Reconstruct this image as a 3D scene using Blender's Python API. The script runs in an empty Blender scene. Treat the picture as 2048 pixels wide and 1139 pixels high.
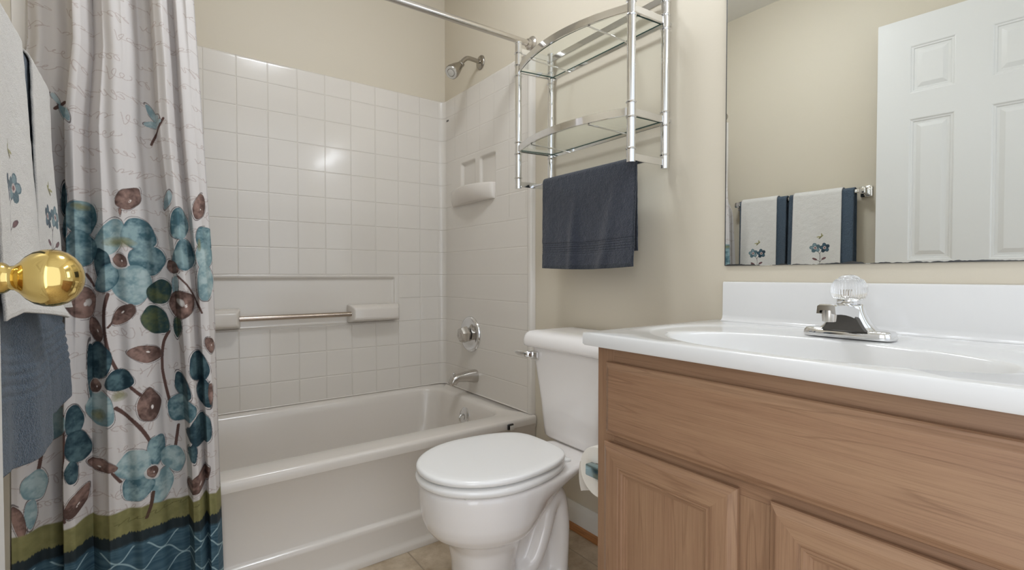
import bpy, bmesh, math, random
import numpy as np
from mathutils import Vector, Matrix

scene = bpy.context.scene
COL = scene.collection
PI = math.pi

# ------------------------------------------------------------------ camera, world, light, exposure
cam_data = bpy.data.cameras.new('camera')
cam = bpy.data.objects.new('camera', cam_data)
COL.objects.link(cam)
cam_data.sensor_width = 36.0
cam_data.lens = 983.0 / 2048.0 * 36.0
cam_data.clip_start = 0.02
cam.location = (0, 0, 0.94)
cam.rotation_euler = (math.radians(90 - 1.13), 0, math.radians(-36.2))
scene.camera = cam

world = bpy.data.worlds.new('world')
scene.world = world
world.use_nodes = True
wbg = world.node_tree.nodes['Background']
wbg.inputs['Color'].default_value = (0.92, 0.985, 1.09, 1)
wbg.inputs['Strength'].default_value = 0.80

def area_light(name, loc, rot, sx, sy, power, color):
    l = bpy.data.lights.new(name, 'AREA')
    l.shape = 'RECTANGLE'; l.size = sx; l.size_y = sy; l.energy = power; l.color = color
    o = bpy.data.objects.new(name, l); COL.objects.link(o)
    o.location = loc; o.rotation_euler = rot
    return o
# added fill lamp standing in the doorway in the left wall, beside the camera
area_light('doorway_fill', (-.315, -.135, 1.06), (0, math.radians(-90), math.radians(28)), 1.9, .56, 4.0, (0.94, 0.985, 1.02))

scene.view_settings.view_transform = 'Standard'
scene.view_settings.look = 'None'
scene.view_settings.exposure = 0.76
scene.view_settings.gamma = 1.0
scene.view_settings.use_curve_mapping = False
scene.cycles.max_bounces = 12
scene.cycles.diffuse_bounces = 6
scene.cycles.transparent_max_bounces = 16

# ------------------------------------------------------------------ room measures (metres)
XR, XL = 1.267, -0.257        # wet wall and left wall
YB = 2.335                    # back wall behind the tub
YN = -0.75                    # the room is open here, behind the camera
ZC = 2.44

# ------------------------------------------------------------------ colour and noise helpers
def lin(c):
    return tuple((v / 12.92 if v <= 0.04045 else ((v + 0.055) / 1.055) ** 2.4) for v in c)
def rgb(r, g, b): return lin((r / 255.0, g / 255.0, b / 255.0)) + (1.0,)

def vnoise(x, y, seed):
    rs = np.random.RandomState(seed)
    T = rs.rand(128, 128)
    xi = np.floor(x).astype(int); yi = np.floor(y).astype(int)
    fx = x - xi; fy = y - yi
    fx = fx * fx * (3 - 2 * fx); fy = fy * fy * (3 - 2 * fy)
    a = T[xi % 128, yi % 128]; b = T[(xi + 1) % 128, yi % 128]
    c = T[xi % 128, (yi + 1) % 128]; d = T[(xi + 1) % 128, (yi + 1) % 128]
    return (a * (1 - fx) + b * fx) * (1 - fy) + (c * (1 - fx) + d * fx) * fy
def fbm(x, y, seed): return 0.5 * vnoise(x, y, seed) + 0.3 * vnoise(2.1 * x, 2.1 * y, seed + 1) + 0.2 * vnoise(4.3 * x, 4.3 * y, seed + 2)
def sstep(a, b, x):
    t = np.clip((x - a) / (b - a), 0, 1)
    return t * t * (3 - 2 * t)

# ------------------------------------------------------------------ materials
def mat(name, color=(.8, .8, .8, 1), rough=.5, metal=0.0, spec=0.5, coat=0.0):
    m = bpy.data.materials.new(name); m.use_nodes = True
    b = m.node_tree.nodes['Principled BSDF']
    b.inputs['Base Color'].default_value = color
    b.inputs['Roughness'].default_value = rough
    b.inputs['Metallic'].default_value = metal
    b.inputs['Specular IOR Level'].default_value = spec
    b.inputs['Coat Weight'].default_value = coat
    b.inputs['Coat Roughness'].default_value = 0.06
    return m, m.node_tree.nodes, m.node_tree.links, b
def node(ns, t, **kw):
    n = ns.new(t)
    for k, v in kw.items(): setattr(n, k, v)
    return n
def noise(ns, ls, vec, scale, detail=3, rough=.5):
    n = node(ns, 'ShaderNodeTexNoise')
    n.inputs['Scale'].default_value = scale; n.inputs['Detail'].default_value = detail
    n.inputs['Roughness'].default_value = rough
    ls.new(vec, n.inputs['Vector'])
    return n
def add_bump(ns, ls, b, height, strength, dist):
    bp = node(ns, 'ShaderNodeBump')
    bp.inputs['Strength'].default_value = strength; bp.inputs['Distance'].default_value = dist
    ls.new(height, bp.inputs['Height']); ls.new(bp.outputs['Normal'], b.inputs['Normal'])
    return bp
def math_node(ns, ls, op, a, b=None, c=None):
    n = node(ns, 'ShaderNodeMath', operation=op)
    for i, v in enumerate((a, b, c)):
        if v is None: continue
        if isinstance(v, (int, float)): n.inputs[i].default_value = v
        else: ls.new(v, n.inputs[i])
    return n.outputs[0]

def paint_mat(name, color, bump=.12, rough=.55):
    m, ns, ls, b = mat(name, color, rough, spec=.35)
    tc = node(ns, 'ShaderNodeTexCoord')
    n = noise(ns, ls, tc.outputs['Object'], 260, 4)
    add_bump(ns, ls, b, n.outputs['Fac'], bump, .0012)
    return m
M = {}
M['wall'] = paint_mat('beige_paint', rgb(206, 197, 179))
M['ceiling'] = paint_mat('ceiling_paint', rgb(226, 223, 216), .2, .8)
M['trim'] = paint_mat('white_trim_paint', rgb(222, 219, 212), .03, .35)
M['door'] = paint_mat('white_door_paint', rgb(218, 217, 214), .05, .35)
M['porcelain'] = mat('white_porcelain', rgb(238, 234, 231), .12, 0, .5, .3)[0]
M['seat'] = mat('white_seat_enamel', rgb(242, 241, 239), .16, 0, .5, .2)[0]
M['fiberglass'] = mat('bone_white_fiberglass', rgb(214, 207, 198), .2, 0, .5, .1)[0]
M['marble'] = mat('white_cultured_marble', rgb(220, 219, 217), .14, 0, .5, .25)[0]
M['chrome'] = mat('chrome', (.78, .78, .78, 1), .07, 1.0)[0]
M['satin'] = mat('brushed_nickel', (.60, .57, .53, 1), .22, 1.0)[0]
M['aged'] = mat('aged_nickel', (.40, .37, .325, 1), .24, 1.0)[0]
M['bronze_bar'] = mat('warm_nickel', (.46, .385, .32, 1), .2, 1.0)[0]
M['brass'] = mat('polished_brass', (.80, .60, .22, 1), .09, 1.0)[0]
M['black'] = mat('black_slot', (.02, .02, .02, 1), .5)[0]
M['dark_reflection'] = mat('dark_reflection_chrome', (.135, .128, .12, 1), .30, 1.0)[0]  # chrome darkened to carry a reflection of the dark room
M['dark_metal'] = mat('dark_chrome', (.10, .10, .11, 1), .2, 1.0)[0]
M['teal_reflection'] = mat('teal_reflection_chrome', (.30, .42, .45, 1), .18, 1.0)[0]  # chrome with a teal reflection put into its colour
M['rubber'] = mat('white_rubber', rgb(220, 218, 212), .6)[0]
M['spray'] = mat('grey_spray_face', rgb(196, 192, 184), .4)[0]
M['oak_trim'] = None

def glass_mat(name, tint, refl=1.0):
    m = bpy.data.materials.new(name); m.use_nodes = True
    ns, ls = m.node_tree.nodes, m.node_tree.links
    ns.clear()
    out = node(ns, 'ShaderNodeOutputMaterial'); mx = node(ns, 'ShaderNodeMixShader')
    tr = node(ns, 'ShaderNodeBsdfTransparent'); gl = node(ns, 'ShaderNodeBsdfGlossy'); fr = node(ns, 'ShaderNodeLayerWeight')
    tr.inputs['Color'].default_value = tint; gl.inputs['Roughness'].default_value = .02
    fac = math_node(ns, ls, 'MULTIPLY_ADD', math_node(ns, ls, 'POWER', fr.outputs['Facing'], 5.0), .35, .025)
    ls.new(fac, mx.inputs[0]); ls.new(tr.outputs[0], mx.inputs[1]); ls.new(gl.outputs[0], mx.inputs[2])
    ls.new(mx.outputs[0], out.inputs[0])
    return m
M['glass'] = glass_mat('clear_shelf_glass', (.97, .985, .975, 1))
M['glass_edge'] = mat('green_glass_edge', rgb(42, 66, 60), .08)[0]

m, ns, ls, b = mat('clear_acrylic', (.97, .97, .97, 1), .03)
b.inputs['Transmission Weight'].default_value = 1.0; b.inputs['IOR'].default_value = 1.47
M['acrylic'] = m

# molded tile grid of the tub surround, laid out along the panel in metres (UV)
def tile_mat():
    m, ns, ls, b = mat('molded_tile_fiberglass', rgb(214, 208, 199), .17, 0, .5, .15)
    uv = node(ns, 'ShaderNodeUVMap', uv_map='panel'); sep = node(ns, 'ShaderNodeSeparateXYZ')
    ls.new(uv.outputs[0], sep.inputs[0])
    at = node(ns, 'ShaderNodeAttribute', attribute_name='tile_zone')
    hs = []
    for ax, step in (('X', .1178), ('Y', .1165)):
        q = math_node(ns, ls, 'DIVIDE', sep.outputs[ax], step)
        f = math_node(ns, ls, 'FRACT', q)
        d = math_node(ns, ls, 'ABSOLUTE', math_node(ns, ls, 'SUBTRACT', f, .5))
        dist = math_node(ns, ls, 'MULTIPLY', math_node(ns, ls, 'SUBTRACT', .5, d), step)   # metres from the nearest groove
        mr = node(ns, 'ShaderNodeMapRange', interpolation_type='SMOOTHSTEP')
        mr.inputs['From Min'].default_value = .0006; mr.inputs['From Max'].default_value = .0034
        ls.new(dist, mr.inputs['Value'])
        # slight pillow of each tile
        pil = math_node(ns, ls, 'MULTIPLY', math_node(ns, ls, 'MULTIPLY', d, d), -.35)
        hs.append((mr.outputs[0], pil))
    g = math_node(ns, ls, 'MINIMUM', hs[0][0], hs[1][0])
    inv = math_node(ns, ls, 'MULTIPLY', math_node(ns, ls, 'SUBTRACT', 1.0, g), at.outputs['Fac'])
    pil = math_node(ns, ls, 'MULTIPLY', math_node(ns, ls, 'ADD', hs[0][1], hs[1][1]), at.outputs['Fac'])
    tc = node(ns, 'ShaderNodeTexCoord')
    nz = noise(ns, ls, tc.outputs['Object'], 9, 2)
    h = math_node(ns, ls, 'ADD', math_node(ns, ls, 'MULTIPLY', inv, -1.0), pil)
    h = math_node(ns, ls, 'ADD', h, math_node(ns, ls, 'MULTIPLY', nz.outputs['Fac'], .35))
    add_bump(ns, ls, b, h, .65, .0018)
    mixc = node(ns, 'ShaderNodeMix', data_type='RGBA')
    mixc.inputs['A'].default_value = rgb(214, 208, 199); mixc.inputs['B'].default_value = rgb(200, 192, 181)
    ls.new(math_node(ns, ls, 'MULTIPLY', inv, .45), mixc.inputs['Factor'])
    ls.new(mixc.outputs['Result'], b.inputs['Base Color'])
    return m
M['tile'] = tile_mat()

def wood_mat(name, axis, base, dark, light, rough=.42):
    m, ns, ls, b = mat(name, base, rough, 0, .4)
    tc = node(ns, 'ShaderNodeTexCoord'); mp = node(ns, 'ShaderNodeMapping')
    sc = {'y': (14, 1.1, 14), 'z': (14, 14, 1.1)}[axis]
    mp.inputs['Scale'].default_value = sc
    ls.new(tc.outputs['Object'], mp.inputs['Vector'])
    big = noise(ns, ls, mp.outputs[0], 1.1, 3, .55)
    mp2 = node(ns, 'ShaderNodeMapping')
    mp2.inputs['Scale'].default_value = {'y': (1, .022, 1), 'z': (1, 1, .022)}[axis]
    ls.new(tc.outputs['Object'], mp2.inputs['Vector'])
    fine = noise(ns, ls, mp2.outputs[0], 520, 3, .6)
    mid = noise(ns, ls, mp2.outputs[0], 120, 3, .6)
    r = node(ns, 'ShaderNodeValToRGB')
    r.color_ramp.elements[0].position = .30; r.color_ramp.elements[0].color = dark
    r.color_ramp.elements[1].position = .72; r.color_ramp.elements[1].color = light
    e = r.color_ramp.elements.new(.46); e.color = base
    wv = math_node(ns, ls, 'ADD', math_node(ns, ls, 'MULTIPLY', big.outputs['Fac'], .6), math_node(ns, ls, 'MULTIPLY', mid.outputs['Fac'], .4))
    ls.new(wv, r.inputs[0])
    mx = node(ns, 'ShaderNodeMix', data_type='RGBA', blend_type='MULTIPLY')
    r2 = node(ns, 'ShaderNodeValToRGB')
    r2.color_ramp.elements[0].position = .34; r2.color_ramp.elements[0].color = (.62, .58, .55, 1)
    r2.color_ramp.elements[1].position = .55; r2.color_ramp.elements[1].color = (1, 1, 1, 1)
    ls.new(fine.outputs['Fac'], r2.inputs[0])
    mx.inputs['Factor'].default_value = .38
    ls.new(r.outputs[0], mx.inputs['A']); ls.new(r2.outputs[0], mx.inputs['B'])
    # occasional long dark streaks
    mp3 = node(ns, 'ShaderNodeMapping')
    mp3.inputs['Scale'].default_value = {'y': (20, .9, 20), 'z': (20, 20, .9)}[axis]
    mp3.inputs['Location'].default_value = (3.1, 1.7, .4)
    ls.new(tc.outputs['Object'], mp3.inputs['Vector'])
    st = noise(ns, ls, mp3.outputs[0], 1.5, 2, .4)
    r3 = node(ns, 'ShaderNodeValToRGB')
    r3.color_ramp.elements[0].position = .485; r3.color_ramp.elements[0].color = (1, 1, 1, 1)
    r3.color_ramp.elements[1].position = .515; r3.color_ramp.elements[1].color = (1, 1, 1, 1)
    e = r3.color_ramp.elements.new(.5); e.color = (.66, .60, .58, 1)
    ls.new(st.outputs['Fac'], r3.inputs[0])
    mx2 = node(ns, 'ShaderNodeMix', data_type='RGBA', blend_type='MULTIPLY')
    mx2.inputs['Factor'].default_value = .55
    ls.new(mx.outputs['Result'], mx2.inputs['A']); ls.new(r3.outputs[0], mx2.inputs['B'])
    ls.new(mx2.outputs['Result'], b.inputs['Base Color'])
    add_bump(ns, ls, b, fine.outputs['Fac'], .10, .0008)
    return m
OAK = (rgb(149, 115, 89), rgb(128, 95, 71), rgb(163, 130, 101))
M['oak_y'] = wood_mat('pickled_oak_horizontal', 'y', *OAK)
M['oak_z'] = wood_mat('pickled_oak_vertical', 'z', *OAK)
M['oak_shoe'] = wood_mat('golden_oak_shoe', 'y', rgb(176, 121, 72), rgb(140, 90, 50), rgb(195, 142, 92))

def floor_mat():
    m, ns, ls, b = mat('stone_look_vinyl_tile', rgb(178, 163, 140), .35)
    tc = node(ns, 'ShaderNodeTexCoord'); mp = node(ns, 'ShaderNodeMapping')
    mp.inputs['Rotation'].default_value = (0, 0, math.radians(0))
    ls.new(tc.outputs['Object'], mp.inputs['Vector'])
    br = node(ns, 'ShaderNodeTexBrick')
    br.offset = 0.0; br.squash = 1.0
    br.inputs['Scale'].default_value = 1.0
    br.inputs['Brick Width'].default_value = .23; br.inputs['Row Height'].default_value = .23
    br.inputs['Mortar Size'].default_value = .003; br.inputs['Mortar Smooth'].default_value = .3
    mp.inputs['Location'].default_value = (.0, .06, 0)
    ls.new(mp.outputs[0], br.inputs['Vector'])
    n1 = noise(ns, ls, tc.outputs['Object'], 12, 6, .65)
    r = node(ns, 'ShaderNodeValToRGB')
    r.color_ramp.elements[0].position = .32; r.color_ramp.elements[0].color = rgb(160, 140, 114)
    r.color_ramp.elements[1].position = .68; r.color_ramp.elements[1].color = rgb(206, 190, 166)
    ls.new(n1.outputs['Fac'], r.inputs[0])
    mx = node(ns, 'ShaderNodeMix', data_type='RGBA')
    mx.inputs['B'].default_value = rgb(158, 142, 120)
    ls.new(br.outputs['Fac'], mx.inputs['Factor']); ls.new(r.outputs[0], mx.inputs['A'])
    ls.new(mx.outputs['Result'], b.inputs['Base Color'])
    add_bump(ns, ls, b, math_node(ns, ls, 'MULTIPLY', br.outputs['Fac'], -1.0), .4, .001)
    return m
M['floor'] = floor_mat()

def mirror_mat():
    m, ns, ls, b = mat('silvered_mirror', (.90, .92, .90, 1), .0, 1.0)
    tc = node(ns, 'ShaderNodeTexCoord'); sep = node(ns, 'ShaderNodeSeparateXYZ')
    ls.new(tc.outputs['Object'], sep.inputs[0])
    n1 = noise(ns, ls, tc.outputs['Object'], 11, 4, .6)
    # worn black silvering along the bottom and left edges of the sheet
    edge = math_node(ns, ls, 'MULTIPLY', math_node(ns, ls, 'SUBTRACT', n1.outputs['Fac'], .475), .030)
    hit = math_node(ns, ls, 'LESS_THAN', math_node(ns, ls, 'SUBTRACT', sep.outputs['Z'], .0015), edge)
    hit2 = math_node(ns, ls, 'LESS_THAN', math_node(ns, ls, 'MULTIPLY', sep.outputs['Y'], -1.0), .003)
    hit = math_node(ns, ls, 'MAXIMUM', hit, hit2)
    mx = node(ns, 'ShaderNodeMix', data_type='RGBA')
    mx.inputs['A'].default_value = (.90, .92, .90, 1); mx.inputs['B'].default_value = (.10, .10, .10, 1)
    ls.new(hit, mx.inputs['Factor']); ls.new(mx.outputs['Result'], b.inputs['Base Color'])
    ls.new(math_node(ns, ls, 'MULTIPLY', hit, .5), b.inputs['Roughness'])
    return m
M['mirror'] = mirror_mat()

def terry_mat(name, color=None, attr=None, scale=900, bump=.9):
    m, ns, ls, b = mat(name, color or (.8, .8, .8, 1), .95, 0, .1)
    b.inputs['Sheen Weight'].default_value = .25
    tc = node(ns, 'ShaderNodeTexCoord')
    n1 = noise(ns, ls, tc.outputs['Object'], scale * .42, 2, .7)
    n2 = noise(ns, ls, tc.outputs['Object'], scale * .1, 3, .6)
    r = node(ns, 'ShaderNodeValToRGB')
    r.color_ramp.elements[0].position = .3; r.color_ramp.elements[0].color = (.45, .45, .45, 1)
    r.color_ramp.elements[1].position = .7; r.color_ramp.elements[1].color = (1.25, 1.25, 1.25, 1)
    ls.new(n1.outputs['Fac'], r.inputs[0])
    mx = node(ns, 'ShaderNodeMix', data_type='RGBA', blend_type='MULTIPLY')
    mx.inputs['Factor'].default_value = .9 if attr is None else .22
    at = node(ns, 'ShaderNodeAttribute', attribute_name='cloth_color')
    ls.new(at.outputs['Color'], mx.inputs['A'])
    ls.new(r.outputs[0], mx.inputs['B']); ls.new(mx.outputs['Result'], b.inputs['Base Color'])
    h = math_node(ns, ls, 'ADD', n1.outputs['Fac'], n2.outputs['Fac'])
    add_bump(ns, ls, b, h, bump, .0035)
    return m
M['terry_navy'] = terry_mat('navy_terry')
M['terry_white'] = terry_mat('white_terry', attr=True, scale=1300, bump=.6)
def cloth_attr_mat():
    m, ns, ls, b = mat('printed_curtain_fabric', (.8, .8, .8, 1), .7, 0, .25)
    at = node(ns, 'ShaderNodeAttribute', attribute_name='cloth_color')
    ls.new(at.outputs['Color'], b.inputs['Base Color'])
    tc = node(ns, 'ShaderNodeTexCoord')
    n1 = noise(ns, ls, tc.outputs['Object'], 700, 2)
    add_bump(ns, ls, b, n1.outputs['Fac'], .12, .001)
    b.inputs['Subsurface Weight'].default_value = 0.0
    return m
M['curtain'] = cloth_attr_mat()
M['paper'] = mat('tissue_paper', rgb(236, 231, 222), .9, 0, .1)[0]

def emit(name, color, s):
    m, ns, ls, b = mat(name, color, .5)
    b.inputs['Emission Color'].default_value = color; b.inputs['Emission Strength'].default_value = s
    return m
M['bulb'] = emit('warm_globe_bulb', (.93, .985, 1.06, 1), 12.5)
M['fill_glass'] = emit('ceiling_fill_glass', (.93, .985, 1.06, 1), 26.0)  # glow of the added ceiling fill

# ------------------------------------------------------------------ mesh helpers
class MB:
    """collects vertices and faces in world metres, then links them as ONE mesh object"""
    def __init__(s): s.v = []; s.f = []; s.mi = []
    def add(s, vs, fs, mi=0):
        o = len(s.v); s.v += [tuple(p) for p in vs]
        s.f += [tuple(i + o for i in f) for f in fs]; s.mi += [mi] * len(fs)
        return s
    def box(s, x0, x1, y0, y1, z0, z1, bev=0.0, mi=0, seg=2):
        bm = bmesh.new(); bmesh.ops.create_cube(bm, size=1.0)
        for v in bm.verts:
            v.co = Vector(((x0 + x1) / 2 + v.co.x * (x1 - x0), (y0 + y1) / 2 + v.co.y * (y1 - y0), (z0 + z1) / 2 + v.co.z * (z1 - z0)))
        if bev > 0: bmesh.ops.bevel(bm, geom=bm.edges[:], offset=bev, segments=seg, affect='EDGES', profile=.5)
        return s.bm(bm, mi)
    def bm(s, bm, mi=0):
        bm.verts.index_update()
        s.add([v.co.copy() for v in bm.verts], [[v.index for v in f.verts] for f in bm.faces], mi)
        bm.free(); return s
    def loft(s, rings, cap=(True, True), mi=0, closed=True):
        n = len(rings[0]); vs = [p for r in rings for p in r]; fs = []
        for i in range(len(rings) - 1):
            for j in range(n if closed else n - 1):
                k = (j + 1) % n
                fs.append((i * n + j, i * n + k, (i + 1) * n + k, (i + 1) * n + j))
        if cap[0]: fs.append(tuple(reversed(range(n))))
        if cap[1]: fs.append(tuple((len(rings) - 1) * n + j for j in range(n)))
        return s.add(vs, fs, mi)
    def tube(s, path, r, n=16, cap=True, mi=0, sq=None):
        """round tube along a path (r a number or list); sq=(a,b): rectangular section, b along the frame's up"""
        P = [Vector(p) for p in path]; rings = []
        up = None
        for i, p in enumerate(P):
            t = (P[min(i + 1, len(P) - 1)] - P[max(i - 1, 0)]).normalized()
            if up is None:
                up = Vector((0, 0, 1)) if abs(t.z) < .9 else Vector((1, 0, 0))
            up = (up - t * up.dot(t)).normalized(); sd = t.cross(up)
            rr = r[i] if isinstance(r, (list, tuple)) else r
            if sq:
                a, bb = sq; c = min(a, bb) * .25
                pts = [(-a, -bb + c), (-a, bb - c), (-a + c, bb), (a - c, bb), (a, bb - c), (a, -bb + c), (a - c, -bb), (-a + c, -bb)]
                rings.append([p + sd * q[0] + up * q[1] for q in pts])
            else:
                rings.append([p + (sd * math.cos(2 * PI * k / n) + up * math.sin(2 * PI * k / n)) * rr for k in range(n)])
        return s.loft(rings, (cap, cap), mi)
    def lathe(s, c, prof, axis='z', n=32, mi=0, cap=(True, True), fr=None):
        """prof: (radius, height) pairs along the axis from point c; fr(angle, i) scales the radius"""
        rings = []
        c = Vector(c)
        ax = {'x': Vector((1, 0, 0)), 'y': Vector((0, 1, 0)), 'z': Vector((0, 0, 1))}[axis] if isinstance(axis, str) else Vector(axis).normalized()
        a = ax.orthogonal().normalized(); bb = ax.cross(a)
        for i, (r, h) in enumerate(prof):
            ring = []
            for k in range(n):
                t = 2 * PI * k / n; q = r * (fr(t, i) if fr else 1.0)
                ring.append(c + ax * h + (a * math.cos(t) + bb * math.sin(t)) * q)
            rings.append(ring)
        return s.loft(rings, cap, mi)
    def build(s, name, mats, parent=None, smooth=True, angle=40, recalc=True):
        off = Vector(parent_world(parent)) if parent else Vector((0, 0, 0))
        me = bpy.data.meshes.new(name)
        me.from_pydata([tuple(Vector(p) - off) for p in s.v], [], s.f)
        ml = mats if isinstance(mats, (list, tuple)) else [mats]
        for mm in ml: me.materials.append(mm)
        if len(ml) > 1: me.polygons.foreach_set('material_index', s.mi)
        if recalc:
            bm = bmesh.new(); bm.from_mesh(me); bmesh.ops.recalc_face_normals(bm, faces=bm.faces); bm.to_mesh(me); bm.free()
        if smooth:
            me.polygons.foreach_set('use_smooth', [True] * len(me.polygons))
            me.set_sharp_from_angle(angle=math.radians(angle))
        o = bpy.data.objects.new(name, me); COL.objects.link(o)
        if parent: o.parent = parent
        return o
def parent_world(o):
    p = Vector((0, 0, 0))
    while o is not None:
        p = p + Vector(o.location); o = o.parent
    return p
def thing(name, label, cat, loc, group=None):
    o = bpy.data.objects.new(name, None); COL.objects.link(o)
    o.empty_display_size = .05; o.location = loc
    o['label'] = label; o['category'] = cat
    if group: o['group'] = group
    return o
def tag(o, label, cat, group=None):
    o['label'] = label; o['category'] = cat
    if group: o['group'] = group
    return o
def struct(o, label, cat):
    o['kind'] = 'structure'; o['label'] = label; o['category'] = cat
    return o
def rrect(x0, x1, y0, y1, r, z, n=8):
    """rounded rectangle ring in plan, n points a corner"""
    pts = []
    for cx, cy, a0 in ((x1 - r, y1 - r, 0), (x0 + r, y1 - r, 90), (x0 + r, y0 + r, 180), (x1 - r, y0 + r, 270)):
        for k in range(n + 1):
            a = math.radians(a0 + 90 * k / n)
            pts.append((cx + r * math.cos(a), cy + r * math.sin(a), z))
    return pts
def smooth_path(pts, n=8):
    """Catmull-Rom through the points"""
    P = [np.array(p, float) for p in pts]; out = []
    for i in range(len(P) - 1):
        p0 = P[max(i - 1, 0)]; p1 = P[i]; p2 = P[i + 1]; p3 = P[min(i + 2, len(P) - 1)]
        for k in range(n):
            t = k / n
            out.append(.5 * ((2 * p1) + (-p0 + p2) * t + (2 * p0 - 5 * p1 + 4 * p2 - p3) * t * t + (-p0 + 3 * p1 - 3 * p2 + p3) * t ** 3))
    out.append(P[-1])
    return [tuple(p) for p in out]
def grid_object(name, X, Y, Z, material, parent=None, color=None, uv=None, attr=None, solid=0.0, offset=0.0):
    """one sheet mesh from 2-D coordinate arrays, with a cloth colour per vertex"""
    nu, nv = X.shape
    co = np.stack([X, Y, Z], -1).reshape(-1, 3)
    if parent: co = co - np.array(parent_world(parent))
    i = np.arange(nu - 1)[:, None] * nv + np.arange(nv - 1)[None, :]
    q = np.stack([i, i + nv, i + nv + 1, i + 1], -1).reshape(-1, 4)
    me = bpy.data.meshes.new(name)
    me.vertices.add(len(co)); me.vertices.foreach_set('co', co.astype(np.float32).ravel())
    me.loops.add(q.size); me.loops.foreach_set('vertex_index', q.astype(np.int32).ravel())
    me.polygons.add(len(q)); me.polygons.foreach_set('loop_start', np.arange(0, q.size, 4, dtype=np.int32))
    me.polygons.foreach_set('use_smooth', np.ones(len(q), dtype=bool))
    me.update(calc_edges=True)
    if color is not None:
        a = me.attributes.new('cloth_color', 'FLOAT_COLOR', 'POINT')
        c = np.concatenate([color.reshape(-1, 3), np.ones((nu * nv, 1))], 1)
        a.data.foreach_set('color', c.astype(np.float32).ravel())
    if attr is not None:
        a = me.attributes.new('tile_zone', 'FLOAT', 'POINT')
        a.data.foreach_set('value', attr.astype(np.float32).ravel())
    if uv is not None:
        l = me.uv_layers.new(name='panel')
        uvv = np.stack(uv, -1).reshape(-1, 2)[q.ravel()]
        l.data.foreach_set('uv', uvv.astype(np.float32).ravel())
    me.materials.append(material)
    me.validate()
    o = bpy.data.objects.new(name, me); COL.objects.link(o)
    if parent: o.parent = parent
    if solid:
        md = o.modifiers.new('thickness', 'SOLIDIFY'); md.thickness = solid; md.offset = offset
    return o

# ================================================================== the room
def wall(name, label, boxes, m):
    mb = MB()
    for b_ in boxes: mb.box(*b_)
    return struct(mb.build(name, m, smooth=False), label, 'wall' if name.startswith('wall') else name.split('_')[0])
T_ = .10
wall('floor', 'beige stone-look floor tiles between tub, toilet and vanity', [(XL - T_, XR + T_, YN, YB + T_, -.08, 0)], M['floor'])
wall('ceiling', 'flat off-white bathroom ceiling', [(XL - T_, XR + T_, YN, YB + T_, ZC, ZC + .08)], M['ceiling'])
wall('wall_right', 'beige painted wall behind the toilet and vanity', [(XR, XR + T_, YN, YB + T_, 0, ZC)], M['wall'])
wall('wall_back', 'beige painted wall above the tub surround', [(XL, XR, YB, YB + T_, 0, ZC)], M['wall'])
wall('wall_left', 'beige painted wall carrying the towel bar, opposite the mirror',
     [(XL - T_, XL, .205, YB + T_, 0, ZC), (XL - T_, XL, -.47, .205, 2.085, ZC), (XL - T_, XL, YN, -.47, 0, ZC)], M['wall'])
def base_profile(y0, y1):
    prof = [(XR, .004), (XR - .012, .004), (XR - .012, .072), (XR - .010, .080), (XR - .006, .088), (XR - .004, .095), (XR, .095)]
    return MB().loft([[(x, y, z) for x, z in prof] for y in (y0, y1)])
struct(base_profile(.757, 1.543).build('baseboard_right', M['trim']), 'white baseboard on the wall behind the toilet', 'baseboard')
shoe = [(XR - .0122 - .017 * math.cos(a), .0005 + .020 * math.sin(a)) for a in [i * PI / 12 for i in range(7)]] + [(XR - .0122, .0005)]
struct(MB().loft([[(x, y, z) for x, z in shoe] for y in (.757, 1.543)]).build('trim_1', M['oak_shoe']),
       'golden oak shoe molding along the foot of the white baseboard', 'trim')
mb = MB()
mb.box(XL + .0005, XL + .014, -.53, -.47, 0, 2.14, .003); mb.box(XL + .0005, XL + .014, -.47, .205, 2.085, 2.14, .003)
struct(mb.build('trim_2', M['trim']), 'white casing around the doorway', 'trim')

# ------------------------------------------------------------------ six-panel door folded back against the left wall
HX, HY = -.216, .2
FX, FY = -.1475, .835
DL = math.hypot(FX - HX, FY - HY)
du = Vector(((FX - HX) / DL, (FY - HY) / DL, 0)); dn = Vector((du.y, -du.x, 0))
def DT(w, d, z): return Vector((HX, HY, 0)) + du * w + dn * d + Vector((0, 0, z))
door = MB()
def dbox(w0, w1, z0, z1, d0=-.035, d1=0):
    vs = [DT(w, d, z) for z in (z0, z1) for w, d in ((w0, d0), (w1, d0), (w1, d1), (w0, d1))]
    door.add(vs, [(0, 3, 2, 1), (4, 5, 6, 7), (0, 1, 5, 4), (1, 2, 6, 5), (2, 3, 7, 6), (3, 0, 4, 7)])
zr = [.012, .24, .80, 1.006, 1.622, 1.732, 1.938, 2.062]
st_, mu = .115, .110
pw = (DL - 2 * st_ - mu) / 2
ws = [0, st_, st_ + pw, st_ + pw + mu, DL - st_, DL]
dbox(0, DL, zr[0], zr[7], -.035, -.012)
for a, b_ in ((0, 1), (2, 3), (4, 5)): dbox(ws[a], ws[b_], zr[0], zr[7], -.012, 0)
for a, b_ in ((0, 1), (2, 3), (4, 5), (6, 7)):
    for c, d in ((1, 2), (3, 4)): dbox(ws[c], ws[d], zr[a], zr[b_], -.012, 0)
for a, b_ in ((1, 2), (3, 4), (5, 6)):
    for c, d in ((1, 2), (3, 4)):
        rings = []
        for ins, dep in ((0, 0), (.003, -.001), (.006, -.004), (.012, -.005), (.015, -.0085), (.024, -.0088), (.040, -.003), (.042, -.0028)):
            rings.append([DT(w, dep, z) for w, z in ((ws[c] + ins, zr[a] + ins), (ws[d] - ins, zr[a] + ins), (ws[d] - ins, zr[b_] - ins), (ws[c] + ins, zr[b_] - ins))])
        door.loft(rings, (False, True))
door_o = struct(door.build('door_1', M['door'], smooth=False), 'white six-panel door opened back against the left wall', 'door')
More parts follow.
